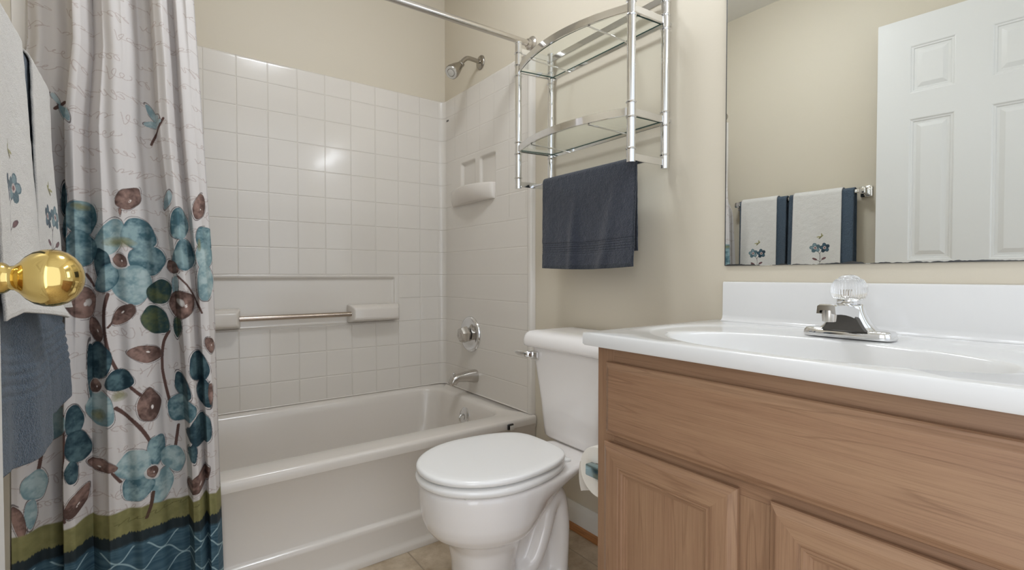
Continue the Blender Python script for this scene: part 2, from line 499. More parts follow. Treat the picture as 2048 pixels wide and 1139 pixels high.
kc = DT(DL - .063, 0, .937)
prof = [(.031, .0005), (.031, .004), (.028, .008), (.018, .010), (.0135, .012)]
MB().lathe(kc, prof, dn, 40).build('knob_rosette', M['brass'], door_o)
kp = [(.0135, .012), (.0125, .014), (.0155, .017), (.0165, .020), (.0150, .023), (.0125, .026), (.0130, .030), (.0175, .035), (.0235, .040), (.0278, .046),
      (.0302, .053), (.0308, .059), (.0298, .066), (.0268, .073), (.0215, .079), (.0145, .0835), (.0075, .0858), (.0015, .0865)]
kp = [(a * 1.07, .012 + (h - .012) * 1.06) for a, h in kp]
MB().lathe(kc, kp, dn, 48).build('door_knob', M['brass'], door_o, angle=60)

# ================================================================== bathtub
XS, YS, YT = 1.250, 2.318, 1.555        # inner faces of the surround, front of the tub
tub = thing('bathtub', 'bone white alcove bathtub with a plain apron behind the toilet', 'bathtub', ((XL + XS) / 2, 1.93, 0))
mb = MB()
x0, x1 = XL + .004, XS + .0155
ix0, ix1, iy0, iy1 = -.13, 1.172, 1.668, 2.278
def tr(z, gx0, gx1, gy0, gy1, r): return rrect(gx0, gx1, gy0, gy1, r, z, 10)
rings = [tr(.335, x0, x1, YT + .001, YB - .003, .006), tr(.355, x0, x1, YT, YB - .003, .006), tr(.363, x0, x1, YT + .003, YB - .003, .006), tr(.3672, x0 + .002, x1, YT + .008, YB - .003, .008), tr(.368, x0 + .004, x1, YT + .016, YB - .003, .012),
         tr(.367, ix0 - .014, ix1 + .016, iy0 - .018, iy1 + .012, .095), tr(.363, ix0 - .004, ix1 + .006, iy0 - .006, iy1 + .004, .092), tr(.352, ix0 + .002, ix1, iy0 + .001, iy1 - .002, .09), tr(.325, ix0 + .008, ix1 - .006, iy0 + .006, iy1 - .008, .09),
         tr(.20, ix0 + .06, ix1 - .025, iy0 + .022, iy1 - .024, .095), tr(.11, ix0 + .11, ix1 - .05, iy0 + .040, iy1 - .042, .10), tr(.075, ix0 + .15, ix1 - .08, iy0 + .075, iy1 - .075, .10), tr(.066, ix0 + .19, ix1 - .12, iy0 + .115, iy1 - .115, .09)]
mb.loft(rings, (False, True))
ap = [(YT - .012, .0005), (YT - .012, .014), (YT - .009, .020), (YT - .003, .024), (YT + .002, .034), (YT + .001, .098), (YT + .002, .108), (YT + .006, .1135), (YT + .014, .116), (YT + .0165, .122), (YT + .0155, .24), (YT + .010, .315), (YT + .001, .335)]
mb.loft([[(x, y, z) for y, z in ap] for x in (x0, x1 - .03, x1 - .012, x1)], (False, False), closed=False)
mb.build('tub_body', M['fiberglass'], tub, angle=55)
mb = MB()
oc = Vector((ix1 - .012, 1.955, .292)); oax = Vector((-1, 0, .18)).normalized()
mb.lathe(oc, [(.037, 0), (.037, .004), (.033, .008), (.012, .010), (.002, .0105)], oax, 36)
ov = mb.build('overflow_plate', M['chrome'], tub)
MB().tube([oc + oax * .010 + Vector((0, 0, .004)), oc + oax * .022, oc + oax * .030 + Vector((0, 0, -.012)), oc + oax * .028 + Vector((0, 0, -.026))], .005, 12).build('trip_lever', M['chrome'], ov)

# ================================================================== molded tub surround
sur = thing('tub_surround', 'bone white molded tile surround on the three walls above the tub', 'shower surround', ((XL + XS) / 2, YB - .01, .3695))
R_ = .032
LX = XL + .017
SY0, SYL = 1.568, 1.614
LA = YS - R_ - SYL; LAR = YS - R_ - SY0
def plan(s):
    """distance along the panel -> point, normal; starts at the front of the left panel"""
    LF = PI / 2 * R_; LB = XS - LX - 2 * R_
    if s <= LA: return (LX, SYL + s, 1, 0)
    s -= LA
    if s <= LF:
        a = s / R_; return (LX + R_ - R_ * math.cos(a), YS - R_ + R_ * math.sin(a), math.cos(a), -math.sin(a))
    s -= LF
    if s <= LB: return (LX + R_ + s, YS, 0, -1)
    s -= LB
    if s <= LF:
        a = s / R_; return (XS - R_ + R_ * math.sin(a), YS - R_ + R_ * math.cos(a), -math.sin(a), -math.cos(a))
    s -= LF
    return (XS, YS - R_ - s, -1, 0)
LF = PI / 2 * R_; LB = XS - LX - 2 * R_; LT = LA + LAR + 2 * LF + LB
svals = np.concatenate([np.linspace(0, LA, 60), LA + np.linspace(0, LF, 10)[1:], LA + LF + np.linspace(0, LB, 330)[1:], LA + LF + LB + np.linspace(0, LF, 10)[1:], LA + 2 * LF + LB + np.linspace(0, LAR, 180)[1:]])
zv = np.concatenate([np.linspace(.3695, 1.842, 330), [1.846, 1.849, 1.8495]])
pl = np.array([plan(min(max(s, 0), LT)) for s in svals])
# bullnose at both free ends: the panel swells out a little and then rounds back to the wall
edge = np.minimum(svals, LT - svals)
Xg = np.zeros((len(svals), len(zv))); Yg = Xg.copy(); Zg = Xg.copy()
S2, Z2 = np.meshgrid(svals, zv, indexing='ij')
off = np.zeros_like(S2)                       # + towards the room
sB0 = LA + LF - (LX + R_)                     # s = sB0 + x on the back panel
sA0 = LA + 2 * LF + LB                        # s = sA0 + (YS-R_-y) on the wet panel
def bumpbox(s0, s1, z0, z1, w, w2=None):
    w2 = w2 or w
    return sstep(s0 - w, s0 + w, S2) * (1 - sstep(s1 - w, s1 + w, S2)) * sstep(z0 - w2, z0 + w2, Z2) * (1 - sstep(z1 - w2, z1 + w2, Z2))
onback = ((S2 > LA + LF) & (S2 < LA + LF + LB)).astype(float)
onwet = (S2 > sA0).astype(float)
off -= .0125 * bumpbox(sB0 + .04, sB0 + .972, .716, .926, .007) * onback
yw = lambda y: sA0 + (YS - R_ - y)
off -= .0135 * bumpbox(yw(2.135), yw(2.010), 1.32, 1.492, .005) * onwet
off -= .0135 * bumpbox(yw(1.962), yw(1.838), 1.32, 1.492, .005) * onwet
e2 = np.minimum(S2, LT - S2)
off += .006 * (1 - sstep(.022, .032, e2))
off -= .0235 * (1 - np.sqrt(np.clip(1 - (1 - np.clip(e2 / .016, 0, 1)) ** 2, 0, 1)))
off -= np.where(Z2 > 1.8492, .0165, np.where(Z2 > 1.8475, .003, np.where(Z2 > 1.8445, .0008, 0)))
off = np.maximum(off, -.0165)
Xg = pl[:, 0:1] + off * pl[:, 2:3]; Yg = pl[:, 1:2] + off * pl[:, 3:4]; Zg = Z2
# tile grid coordinates: back lines at x = .288 + k*.1178, wet-wall lines at y = 1.612 + k*.1178
U2 = np.where(S2 < LA + LF / 2, S2, np.where(S2 < sA0 - LF / 2, S2 - sB0 - .288 + .1178 * 20, (1.612 - (YS - R_ - (S2 - sA0))) + .1178 * 20))
V2 = Z2 - .360
zone = np.ones_like(S2)
zone *= 1 - ((S2 > sB0 - .02) & (S2 < sB0 + .9948) & (Z2 > .7095 + .001) & (Z2 < .9425 - .001)) * onback
zone *= 1 - ((S2 > yw(2.235)) & (S2 < yw(1.825)) & (Z2 > 1.19) & (Z2 < 1.524)) * onwet
zone *= 1 - .45 * onwet
zone *= (e2 > .03)
fil = (np.abs(S2 - (LA + LF / 2)) < LF / 2 + .004) | (np.abs(S2 - (sA0 - LF / 2)) < LF / 2 + .004)
U2 = np.where(fil | ((onwet > 0) & (Z2 < 1.19)), .1178 * .5, U2)
grid_object('wall_panel', Xg, Yg, Zg, M['tile'], sur, uv=(U2, V2), attr=zone)
mb = MB()
mb.tube([(q[0] + q[2] * .0022, q[1] + q[3] * .0022, .3718) for q in [plan(s) for s in np.concatenate([np.linspace(.05, LA, 6), LA + np.linspace(0, LF, 9)[1:], LA + LF + np.linspace(0, LB, 12)[1:], LA + LF + LB + np.linspace(0, LF, 9)[1:], LA + 2 * LF + LB + np.linspace(0, LAR - .02, 8)[1:]])]], .0034, 10)
mb.build('caulk_bead', M['fiberglass'], sur, angle=60)
def block(xa, xb, name):
    mb = MB()
    # chamfered bracket, broad at the wall
    rings = []
    for y, g in ((YS + .010, 0.0), (YS - .012, .0), (YS - .030, .002), (YS - .052, .012), (YS - .058, .016), (YS - .061, .022)):
        rings.append([(x, y, z) for x, z in ((xa + g * 1.0, .720 + g * .8), (xb - g, .720 + g * .8), (xb - g, .803 - g), (xa + g, .803 - g))])
    bm = bmesh.new()
    mb.loft(rings, (True, True))
    o = mb.build(name, M['fiberglass'], sur, angle=30)
    md = o.modifiers.new('soft', 'BEVEL'); md.width = .005; md.segments = 3; md.limit_method = 'ANGLE'
    return o
block(.738, .985, 'bar_bracket'); block(.045, .292, 'bar_bracket')
MB().tube([(.285, YS - .034, .760), (.745, YS - .034, .760)], .0112, 20).build('towel_bar', M['bronze_bar'], sur)
# soap shelf under the two niches
mb = MB()
n = 40; top = []; rings = []
for z, k in ((1.287, .50), (1.292, .62), (1.300, .74), (1.315, .90), (1.335, .985), (1.354, 1.0), (1.358, .985), (1.360, .95)):
    ring = [(XS + .004, 2.222 - .012 * (1 - k), z), (XS - .002, 2.222 - .012 * (1 - k), z)]
    for i in range(1, n):
        t = i / n
        bulge = .010 + .062 * (math.sin(PI * min(t / .62, 1.0) * .5) ** .9 if t < .62 else math.cos(PI / 2 * (t - .62) / .38) ** .8)
        ring.append((XS - bulge * k, 2.222 - .012 * (1 - k) - t * (.389 - .024 * (1 - k)), z))
    ring += [(XS - .002, 1.833 + .012 * (1 - k), z), (XS + .004, 1.833 + .012 * (1 - k), z)]
    rings.append(ring)
mb.loft(rings)
mb.build('soap_shelf', M['fiberglass'], sur, angle=60)
# maker's badge in the corner
bd = MB().box(XS - .0012, XS + .001, 2.262, 2.286, 1.7365, 1.7475, .0005).build('maker_badge', M['satin'], sur)
mb = MB()
for k in range(4):
    yy = 2.2835 - k * .0055
    mb.box(XS - .0018, XS - .0010, yy - .0035, yy, 1.739, 1.745)
mb.build('badge_lettering', M['black'], bd, smooth=False)

# ================================================================== shower fittings on the wet wall
sh = thing('wall_shower', 'brushed nickel shower head on a bent arm above the surround', 'shower head', (XR, 1.979, 1.945))
MB().lathe((XR - .0005, 1.979, 1.945), [(.033, 0), (.033, .003), (.030, .007), (.016, .011), (.011, .012)], (-1, 0, 0), 36).build('flange', M['aged'], sh)
path = smooth_path([(XR - .004, 1.979, 1.945), (XR - .045, 1.979, 1.948), (XR - .075, 1.979, 1.946), (XR - .098, 1.979, 1.928), (XR - .110, 1.979, 1.906)], 8)
MB().tube(path, .0098, 20).build('shower_arm', M['aged'], sh)
hp = Vector((XR - .107, 1.979, 1.912)); hax = Vector((-.66, -.26, -.62)).normalized()
hd = MB().lathe(hp, [(.007, -.004), (.015, 0), (.015, .012), (.0125, .014), (.016, .018), (.0195, .032), (.0250, .054), (.0295, .074), (.0315, .088), (.0312, .097), (.029, .100)], hax, 40,
                fr=lambda t, i: 1 + (.025 * math.cos(22 * t) if 4 < i < 9 else 0)).build('head', M['aged'], sh, angle=50)
MB().lathe(hp + hax * .0995, [(.028, 0), (.0275, .002), (.019, .0022), (.018, .0005), (.0155, .0005), (.0145, .003), (.001, .0035)], hax, 36).build('spray_face', M['spray'], hd)

va = thing('shower_valve', 'round chrome shower valve with an eight-sided knob on the surround', 'shower valve', (XS, 2.046, .654))
c = (XS - .0006, 2.046, .654)
MB().lathe(c, [(.087, 0), (.087, .004), (.083, .010), (.074, .013), (.066, .010), (.058, .010), (.040, .016), (.036, .017)], (-1, 0, 0), 56).build('escutcheon', M['chrome'], va, angle=50)
MB().lathe((XS - .016, 2.046, .654), [(.026, 0), (.026, .008), (.038, .010), (.042, .014), (.040, .030), (.033, .044), (.031, .046), (.018, .0465), (.017, .043), (.002, .042)], (-1, 0, 0), 6).build('handle', M['satin'], va, angle=20)
MB().lathe((XS - .059, 2.046, .654), [(.0165, 0), (.0165, .003), (.014, .005), (.001, .0055)], (-1, 0, 0), 28).build('handle_cap', M['satin'], va)

sp = thing('tub_spout', 'chrome tub spout with a small diverter knob below the shower valve', 'tub spout', (XS, 2.005, .455))
rings = []
for x, z0, z1, w in ((0, .427, .488, .031), (.012, .427, .488, .031), (.05, .436, .484, .0275), (.085, .440, .479, .0245), (.104, .440, .476, .023), (.112, .428, .474, .022), (.126, .425, .468, .021), (.134, .424, .458, .0195), (.137, .425, .446, .018)):
    cz, hz = (z0 + z1) / 2, (z1 - z0) / 2
    rings.append([(XS - .0006 - x, 2.005 + w * math.copysign(abs(math.cos(t)) ** .75, math.cos(t)), cz + hz * math.copysign(abs(math.sin(t)) ** .75, math.sin(t))) for t in [2 * PI * k / 28 for k in range(28)]])
MB().loft(rings).build('spout_body', M['satin'], sp, angle=50)
MB().lathe((XS - .120, 2.005, .462), [(.003, 0), (.003, .014), (.0075, .016), (.0085, .019), (.0075, .022), (.001, .023)], 'z', 20).build('diverter_knob', M['chrome'], sp)

RYL = 1.640
def rod_y(x): return RYL + (1.594 - RYL) * (x - XL) / (XR - XL)
rod = thing('shower_rod', 'straight satin chrome shower curtain rod above the tub', 'curtain rod', (XR, 1.594, 1.885))
MB().tube([(XL + .006, RYL, 1.885), (XR - .006, 1.594, 1.885)], .0127, 24).build('rod_tube', M['satin'], rod)
for xe, sg in ((XR - .0005, -1), (XL + .0005, 1)):
    q = 1.0 if sg < 0 else .72
    MB().lathe((xe, rod_y(xe), 1.885), [(.032 * q, 0), (.032 * q, .004), (.027 * q, .009), (.019, .012), (.017, .024), (.0135, .026)], (sg, 0, 0), 32).build('rod_flange', M['satin'], rod)

# ================================================================== shower curtain
PETALS=[(-8.3,103.1,2.25,4.36,-20,'L'), (-2.6,104.2,3.18,3.74,20,'M'), (-0.9,97.8,3.53,3.39,-10,'M'), (-4.1,91.8,3.72,4.44,10,'L'), (-9.7,96.2,1.48,4.08,5,'D'), (-8.8,93.3,1.87,3.38,-20,'M'), (-6.4,102.1,3.45,1.35,0,'O'), (-6.3,97.3,1.72,1.96,0,'W'), (-6.3,97.6,1.34,1.83,20,'B'), (-13.6,107.8,2.76,3.78,0,'M'), (-13.6,110.3,1.78,0.95,0,'O'), (-13.7,100.3,2.58,4.01,0,'M'), (-16.7,112.4,0.78,3.72,0,'D'), (-16.6,105.6,0.6,3.02,0,'M'), (-4.6,113.0,2.34,3.09,-35,'T'), (-6.2,109.7,0.29,0.98,0,'B'), (10.3,112.1,1.46,3.45,-10,'T'), (3.5,113.5,0.74,2.19,-10,'P'), (5.8,107.2,1.83,3.76,0,'M'), (6.8,99.2,2.17,3.77,0,'M'), (4.3,96.2,1.06,1.93,20,'B'), (4.8,91.3,0.64,2.57,0,'P'), (11.5,103.7,1.93,3.19,0,'M'), (11.3,99.1,1.81,3.19,0,'L'), (11.4,92.3,1.7,4.78,0,'L'), (10.1,101.9,0.45,1.85,0,'O'), (1.5,89.7,2.69,3.29,-15,'G'), (0.6,82.5,2.76,4.03,25,'G'), (5.2,80.5,0.85,2.83,0,'G'), (6.2,86.5,2.81,3.62,0,'B'), (5.9,87.0,0.65,1.16,30,'W'), (-5.7,84.5,1.83,2.93,140,'T'), (-11.1,80.8,1.28,3.09,15,'T'), (-13.7,87.5,2.76,3.88,0,'B'), (-12.5,87.5,0.54,0.95,0,'W'), (-1.5,74.3,2.2,3.49,75,'T'), (-10.5,73.5,2.11,4.05,0,'D'), (-6.8,64.8,1.62,1.45,0,'O'), (-6.7,68.5,2.47,2.42,10,'D'), (-10.4,62.0,2.38,3.92,10,'L'), (-10.8,60.4,1.64,1.66,0,'O'), (-12.3,71.5,0.54,5.9,0,'D'), (-11.1,67.4,1.46,1.9,0,'W'), (-11.3,67.4,1.18,1.66,0,'B'), (9.6,70.0,2.0,3.67,10,'D'), (6.0,65.1,1.29,3.22,15,'D'), (10.8,63.0,1.46,3.55,10,'D'), (12.1,62.8,0.57,2.91,0,'B'), (12.2,75.5,1.14,2.26,15,'B'), (-1.0,61.3,2.51,3.98,0,'T'), (5.7,59.2,2.68,3.21,20,'M'), (9.7,53.6,2.44,3.66,0,'D'), (8.0,48.4,0.77,2.33,0,'D'), (0.3,50.0,1.73,3.37,-5,'M'), (3.9,46.5,2.21,3.3,25,'L'), (1.5,40.5,2.06,3.76,-10,'L'), (-3.4,42.0,2.94,3.06,15,'M'), (-4.1,47.5,3.22,3.3,-10,'L'), (-0.5,44.7,1.72,1.86,0,'W'), (-0.5,44.8,1.21,1.49,0,'B'), (-10.3,48.6,1.56,2.96,-110,'T'), (-18.8,59.6,2.02,3.53,0,'L'), (-15.1,60.1,1.4,3.36,0,'D'), (-14.5,53.9,2.02,3.49,10,'D'), (-15.6,48.4,1.04,2.42,0,'D'), (-22.0,46.4,1.87,3.01,0,'L'), (-22.7,40.4,0.81,2.88,0,'L'), (-24.4,39.6,0.95,3.96,10,'B'), (-14.8,41.1,1.66,3.47,-30,'T'), (9.3,40.7,1.88,3.38,-35,'T'), (0.4,136.2,0.72,2.55,28,'P'), (0.5,133.3,1.85,0.89,0,'P'), (-18.3,136.5,0.51,1.39,30,'P'), (-16.4,132.8,0.78,2.81,25,'P'), (12.7,131.5,0.69,1.08,0,'P')]
STEMS=[([(5.3,93.8), (7.4,91.1), (9.0,88.2), (10.5,84.0)],0.2), ([(-8.7,89.5), (-9.4,85.7), (-9.4,80.7), (-8.6,75.1), (-7.1,70.6)],0.34), ([(3.4,79.4), (2.2,76.4), (1.8,71.1), (2.3,66.6), (3.5,60.4)],0.34), ([(-4.5,66.5), (-2.7,64.3)],0.34), ([(-7.5,62.0), (-4.1,58.2), (-2.3,55.3), (-0.9,52.4)],0.41), ([(5.1,54.8), (4.3,48.7)],0.34), ([(-0.4,39.6), (-0.9,36.6), (-1.8,34.1)],0.41), ([(-8.2,46.7), (-6.7,44.2)],0.27), ([(-20.7,55.2), (-21.6,49.0)],0.34), ([(-17.0,61.7), (-16.9,53.6), (-17.5,46.9), (-16.9,37.6)],0.34), ([(2.8,134.1), (1.2,130.6), (0.2,128.0)],0.27), ([(-16.7,136.1), (-18.4,134.0)],0.34), ([(-12.8,94.2), (-11.4,91.4)],0.27), ([(-8.8,81.4), (-7.6,83.1)],0.2)]
KIND = {'L': ((170, 188, 188), (118, 146, 151)), 'M': ((140, 165, 168), (70, 102, 112)), 'D': ((86, 112, 118), (38, 62, 72)), 'G': ((90, 98, 68), (42, 66, 66)),
        'O': ((140, 137, 94), (120, 120, 80)), 'B': ((150, 122, 112), (86, 66, 60)), 'W': ((214, 209, 204), (208, 202, 197)), 'P': ((176, 192, 195), (126, 151, 158))}
def curtain():
    na, zt, zb = 580, 1.864, .075
    zs = np.arange(zb, zt, .0012); nz_ = len(zs)
    a = np.linspace(0, 1, na)
    zk = [.10, .41, .915, 1.60, 1.90]
    Wz = np.interp(zs, zk, [.402, .396, .390, .358, .345])
    A, Z = np.meshgrid(a, zs, indexing='ij')
    X0 = np.interp(zs, [1.30, 1.50], [-.2545, -.230])
    Wz = Wz - (X0 + .254)
    X = X0[None, :] + A * Wz[None, :]
    cp = [0, .09, .19, .228, .240, .285, .350, .42, .55, .66, .762, .778, .82, .86, .884, .896, .95, 1.0]
    dy = [.004, .016, .024, .026, -.016, -.014, .022, -.016, -.010, .016, .020, -.022, -.020, .002, .012, -.014, -.014, .012]
    # the folds lean: fold position shifts with height
    key = np.array([0, .234, .350, .770, .893, 1.0])
    top = np.array([0, .245, .353, .707, .864, 1.0]); bot = np.array([0, .205, .335, .830, .925, 1.0])
    ft = sstep(.35, 1.65, zs)
    Y = np.zeros_like(X)
    fine = np.linspace(0, 1, 1601)
    prof = np.interp(fine, cp, dy)
    ker = np.hanning(17); ker /= ker.sum()
    soft = np.convolve(np.pad(prof, 8, mode='edge'), ker, 'valid')
    for j in range(nz_):
        t = ft[j]
        mid = 1 - abs(2 * t - 1)
        loc = np.where(t > .5, key * (2 - 2 * t) + top * (2 * t - 1), key * (2 * t) + bot * (1 - 2 * t))
        base = np.interp(a, loc, key)
        Y[:, j] = np.interp(base, fine, soft) * (1.0 if zs[j] < 1.7 else 1 - .6 * (zs[j] - 1.7) / .19)
    Y += .004 * np.sin(A * 26 + 2.2 * Z) + .003 * np.sin(A * 61 + 5 * Z)
    ymean = np.interp(zs, [.07, .30, .40, 1.70, 1.88], [1.512, 1.514, 1.520, 1.596, 1.608])
    Y = Y * 1.35 + ymean[None, :] + .028 * (1 - sstep(.0, .12, A)) * sstep(1.30, 1.42, Z) - .030 * (1 - sstep(.02, .14, A)) * (1 - sstep(.55, .75, Z))
    # --- the print, in metres on the hanging cloth (x across, z up)
    cx, cz = X * 100, Z * 100
    W = lambda c: np.array(lin(tuple(v / 255.0 for v in c)))
    n1 = fbm(cx * .55 + 40, cz * .55 + 7, 11); n2 = fbm(cx * 1.6 + 9, cz * 1.6 + 3, 23)
    C = np.ones(X.shape + (3,)) * W((205, 200, 197))
    def disc(xs, zz, rad, col, alpha=1.0):
        dz = .12
        ii = np.round((np.asarray(xs) / 100 - np.interp(np.asarray(zz) / 100, zs, X0)) / np.interp(np.asarray(zz) / 100, zs, Wz) * (na - 1)).astype(int)
        jj = np.round((np.asarray(zz) / 100 - zb) / .0012).astype(int)
        dx = .39 * 100 / (na - 1)
        ri = int(rad / dx) + 1; rj = int(rad / dz) + 1
        msk = np.zeros(X.shape)
        for di in range(-ri, ri + 1):
            for dj in range(-rj, rj + 1):
                d = math.hypot(di * dx, dj * dz)
                w = min(max((rad + .06 - d) / .08, 0), 1)
                if w <= 0: continue
                i2 = ii + di; j2 = jj + dj
                ok = (i2 >= 0) & (i2 < na) & (j2 >= 0) & (j2 < nz_)
                np.maximum.at(msk, (i2[ok], j2[ok]), w)
        msk = (msk * alpha)[..., None]
        C[:] = C * (1 - msk) + W(col) * msk
    # loose handwriting, row after row
    rs = np.random.RandomState(5)
    ax_, az_ = [], []
    row = 0
    zz0 = 186.0
    while zz0 > 37:
        x0_ = -26 + rs.rand() * 3
        while x0_ < 15:
            nl = rs.randint(2, 6); L = .0
            kind = rs.rand()
            t = np.linspace(0, 1, 900)
            wd = 1.5 * nl
            amp = .35 + .35 * rs.rand(); lp = .55 + .55 * rs.rand()
            xs = x0_ + wd * t + lp * np.sin(2 * PI * nl * t + rs.rand() * 6) * (t > .12) * np.minimum(1, (t - .12) * 6)
            tall = 1 + 1.3 * (np.floor(t * nl).astype(int) == rs.randint(0, nl)) * (rs.rand() > .35)
            tall = np.convolve(np.pad(tall, 40, mode='edge'), np.ones(81) / 81, 'valid')
            zz = zz0 + amp * tall * np.cos(2 * PI * nl * t) - .12 * wd * (t - .5) * (rs.rand() - .2)
            lead = 1.6 * np.linspace(0, 1, 160)
            ax_.append(xs); az_.append(zz)
            if rs.rand() > .45:                       # a long swash before the word
                q = np.linspace(0, 1, 240)
                ax_.append(x0_ - 3.2 * (1 - q) + .3); az_.append(zz0 + .2 + .9 * np.sin(q * 3.4 + .4) * (1 - q))
            x0_ += wd + 1.2 + 2.6 * rs.rand()
        zz0 -= 4.1 + 1.4 * rs.rand()
    disc(np.concatenate(ax_), np.concatenate(az_), .055, (176, 162, 156), .85)
    for pts, r in STEMS:
        P = np.array(smooth_path([(p[0], p[1], 0) for p in pts], 60))
        disc(P[:, 0], P[:, 1], r * .9, (92, 68, 62))
    for stage, (q, (px, pz, ra, rb, ang, k)) in [(0, e) for e in enumerate(PETALS)] + [(1, e) for e in enumerate(PETALS)]:
        if k in 'LMD': ra, rb = ra * 1.12, rb * 1.12
        t = math.radians(ang)
        sel = (np.abs(cx - px) < 1.5 * max(ra, rb)) & (np.abs(cz - pz) < 1.5 * max(ra, rb))
        idx = np.where(sel)
        if len(idx[0]) == 0: continue
        ux = cx[idx] - px; uz = cz[idx] - pz
        lx = (ux * math.cos(t) + uz * math.sin(t)) / ra; lz = (-ux * math.sin(t) + uz * math.cos(t)) / rb
        tip = k == 'T'
        if tip:                                          # pointed bud
            k = 'B'; q_ = np.clip(lz, 0, 1.4); lx = lx * (1 + .38 * q_ ** 2); lz = np.where(lz > 0, lz * .88, lz)
        th = np.arctan2(lz, lx)
        d = np.sqrt(lx ** 2 + lz ** 2) * (1 + (.0 if tip else .05) * np.sin(3 * th + q) + .025 * np.sin(5 * th + 2 * q) + .03 * (n2[idx] - .5))
        nn1, nn2 = n1[idx], n2[idx]
        c1, c2 = W(KIND[k][0]), W(KIND[k][1])
        vein = np.sin(th * 9 + 3 * nn2 + q) * .10 * np.clip(1.1 - d, 0, 1)
        f = np.clip(.08 + 2.0 * (nn1 - .30) + .34 * (d - .5) + .55 * (nn2 - .5) + .24 * np.sin(th + q * 1.7) + vein + .30 * sstep(.80, .97, d), 0, 1)[:, None]
        col = c1 * (1 - f) + c2 * f
        al = (1 - sstep(.955, 1.0, d))
        if k == 'O': al = al * .8 * np.clip(1.3 - d + .4 * (nn2 - .5), 0, 1)
        if k == 'W': al = al * np.clip(1.5 - d, 0, 1)
        cur = C[idx] * (1 - al[:, None]) + col * al[:, None] if stage else C[idx].copy()
        if k in 'LMDGBP' and stage == 0:
            rim = .11 / max(min(ra, rb), .5)
            dd = d + .05 * np.sin(2 * th + q)
            w_ = .55 * rim
            ln = ((1 - sstep(.5 * w_, 1.2 * w_, np.abs(dd - 1.0 - .9 * rim))) * sstep(-.85, -.6, np.sin(1.5 * th + q)))[:, None] * .85
            cur = cur * (1 - ln) + W((72, 62, 62)) * ln
        if k in 'LMDB' and stage:                                  # small bare highlights and petal veins
            hl = (1 - sstep(.10, .16, np.hypot((lx - .25) * 1.3, (lz + .1)))) if k == 'B' and ra > 1.1 else 0
            if not isinstance(hl, int):
                hl = (hl * (nn2 > .45))[:, None]; cur = cur * (1 - hl) + W((224, 216, 210)) * hl
        C[idx] = cur
    # bands at the hem
    wv = .5 * np.sin(cx * .22) + 1.0 * (vnoise(cx * .3 + 5, cz * 0 + 2, 4) - .5)
    g = 1 - sstep(36.4, 36.9, cz + wv)
    oc_ = W((142, 138, 92)) * (1 - n1[..., None]) + W((114, 112, 72)) * n1[..., None]
    C[:] = C * (1 - g[..., None]) + oc_ * g[..., None]
    P = np.array(smooth_path([(-.4, 39.6, 0), (-.9, 36.6, 0), (-1.8, 34.1, 0)], 60)); disc(P[:, 0], P[:, 1], .34, (82, 62, 52))
    q = np.linspace(0, 1, 1500)
    disc(-8 + 17 * q + .5 * np.sin(q * 60), 34.4 + .5 * np.cos(q * 50) * np.sin(q * 9) + .8 * q, .05, (92, 88, 54), .8)
    jag = .55 * (vnoise(cx * 5, cz * 0, 8) - .5) + .5 * wv
    g = 1 - sstep(31.0, 31.35, cz + jag)
    C[:] = C * (1 - g[..., None]) + W((40, 50, 54)) * g[..., None]
    g = (1 - sstep(28.0, 28.9, cz + .5 * wv + .6 * (n2 - .5)))
    st_n = vnoise(cx * .25, cz * 3.5, 31)
    bl = W((50, 80, 96)) * (1 - st_n[..., None]) + W((80, 108, 122)) * st_n[..., None]
    C[:] = C * (1 - g[..., None]) + bl * g[..., None]
    lam, P_, Am = 9.0, 3.5, 1.68
    for k in range(0, 7):
        zc_ = 26.9 - k * P_ + ((-1) ** k) * Am * np.cos(2 * PI * (cx + 3.0) / lam)
        slope = np.abs(2 * PI / lam * Am * np.sin(2 * PI * (cx + 3.0) / lam))
        ln = (1 - sstep(.10, .20, np.abs(cz - zc_) / np.sqrt(1 + slope ** 2))) * (cz < 28.0)
        C[:] = C * (1 - .85 * ln[..., None]) + W((160, 186, 192)) * .85 * ln[..., None]
    edge_ = ((A > .992)).astype(float)[..., None] * (cz > 37)[..., None]
    C[:] = C * (1 - .25 * edge_)
    o = grid_object('shower_curtain', X, Y, Z, M['curtain'], None, color=C, solid=.0012)
    # the cloth hangs from its own sewn loops on the rod
    return tag(o, 'white shower curtain with teal flowers, script and a navy hem, drawn to the left', 'shower curtain')
cur = curtain()
mb = MB()
for k in range(9):
    x = -.213 + k * .037
    ring = [(x, rod_y(x) + .0185 * math.cos(t) * 1.0, 1.881 + .020 * math.sin(t)) for t in [2 * PI * i / 28 for i in range(29)]]
    mb = MB().tube(ring, .0018, 8, cap=False)
    o = mb.build('curtain_hook', M['chrome'], None)
    o.parent = cur

# ================================================================== chrome wall rack over the toilet
rk = thing('wall_rack', 'chrome two-tier wall rack with glass shelves above the toilet', 'shelf', (XR, 1.20, 1.262))
XF, XW = 1.105, 1.243
YL, YR = 1.470, .936
def post(x, y, z0, z1, marks, r=.0122):
    p = MB().tube([(x, y, z0), (x, y, z1)], r, 28).build('post', M['chrome'], rk)
    for z in marks:
        MB().lathe((x, y, z - .0035), [(r - .001, 0), (r + .0015, .0008), (r + .0032, .0035), (r + .0015, .0062), (r - .001, .007)], 'z', 28).build('collar', M['chrome'], p)
    MB().lathe((x, y, z1 - .004), [(r + .0018, 0), (r + .002, .003), (r - .002, .0065), (.001, .0075)], 'z', 28).build('post_cap', M['chrome'], p)
    return p
marksF = (1.301, 1.390, 1.432, 1.677, 1.716, 1.761)
marksW = (1.299, 1.386, 1.426, 1.671, 1.712, 1.752)
post(XF, YL, 1.262, 1.802, marksF); post(XF, YR, 1.262, 1.802, marksF)
YWL, YWR = YL - .025, YR - .012
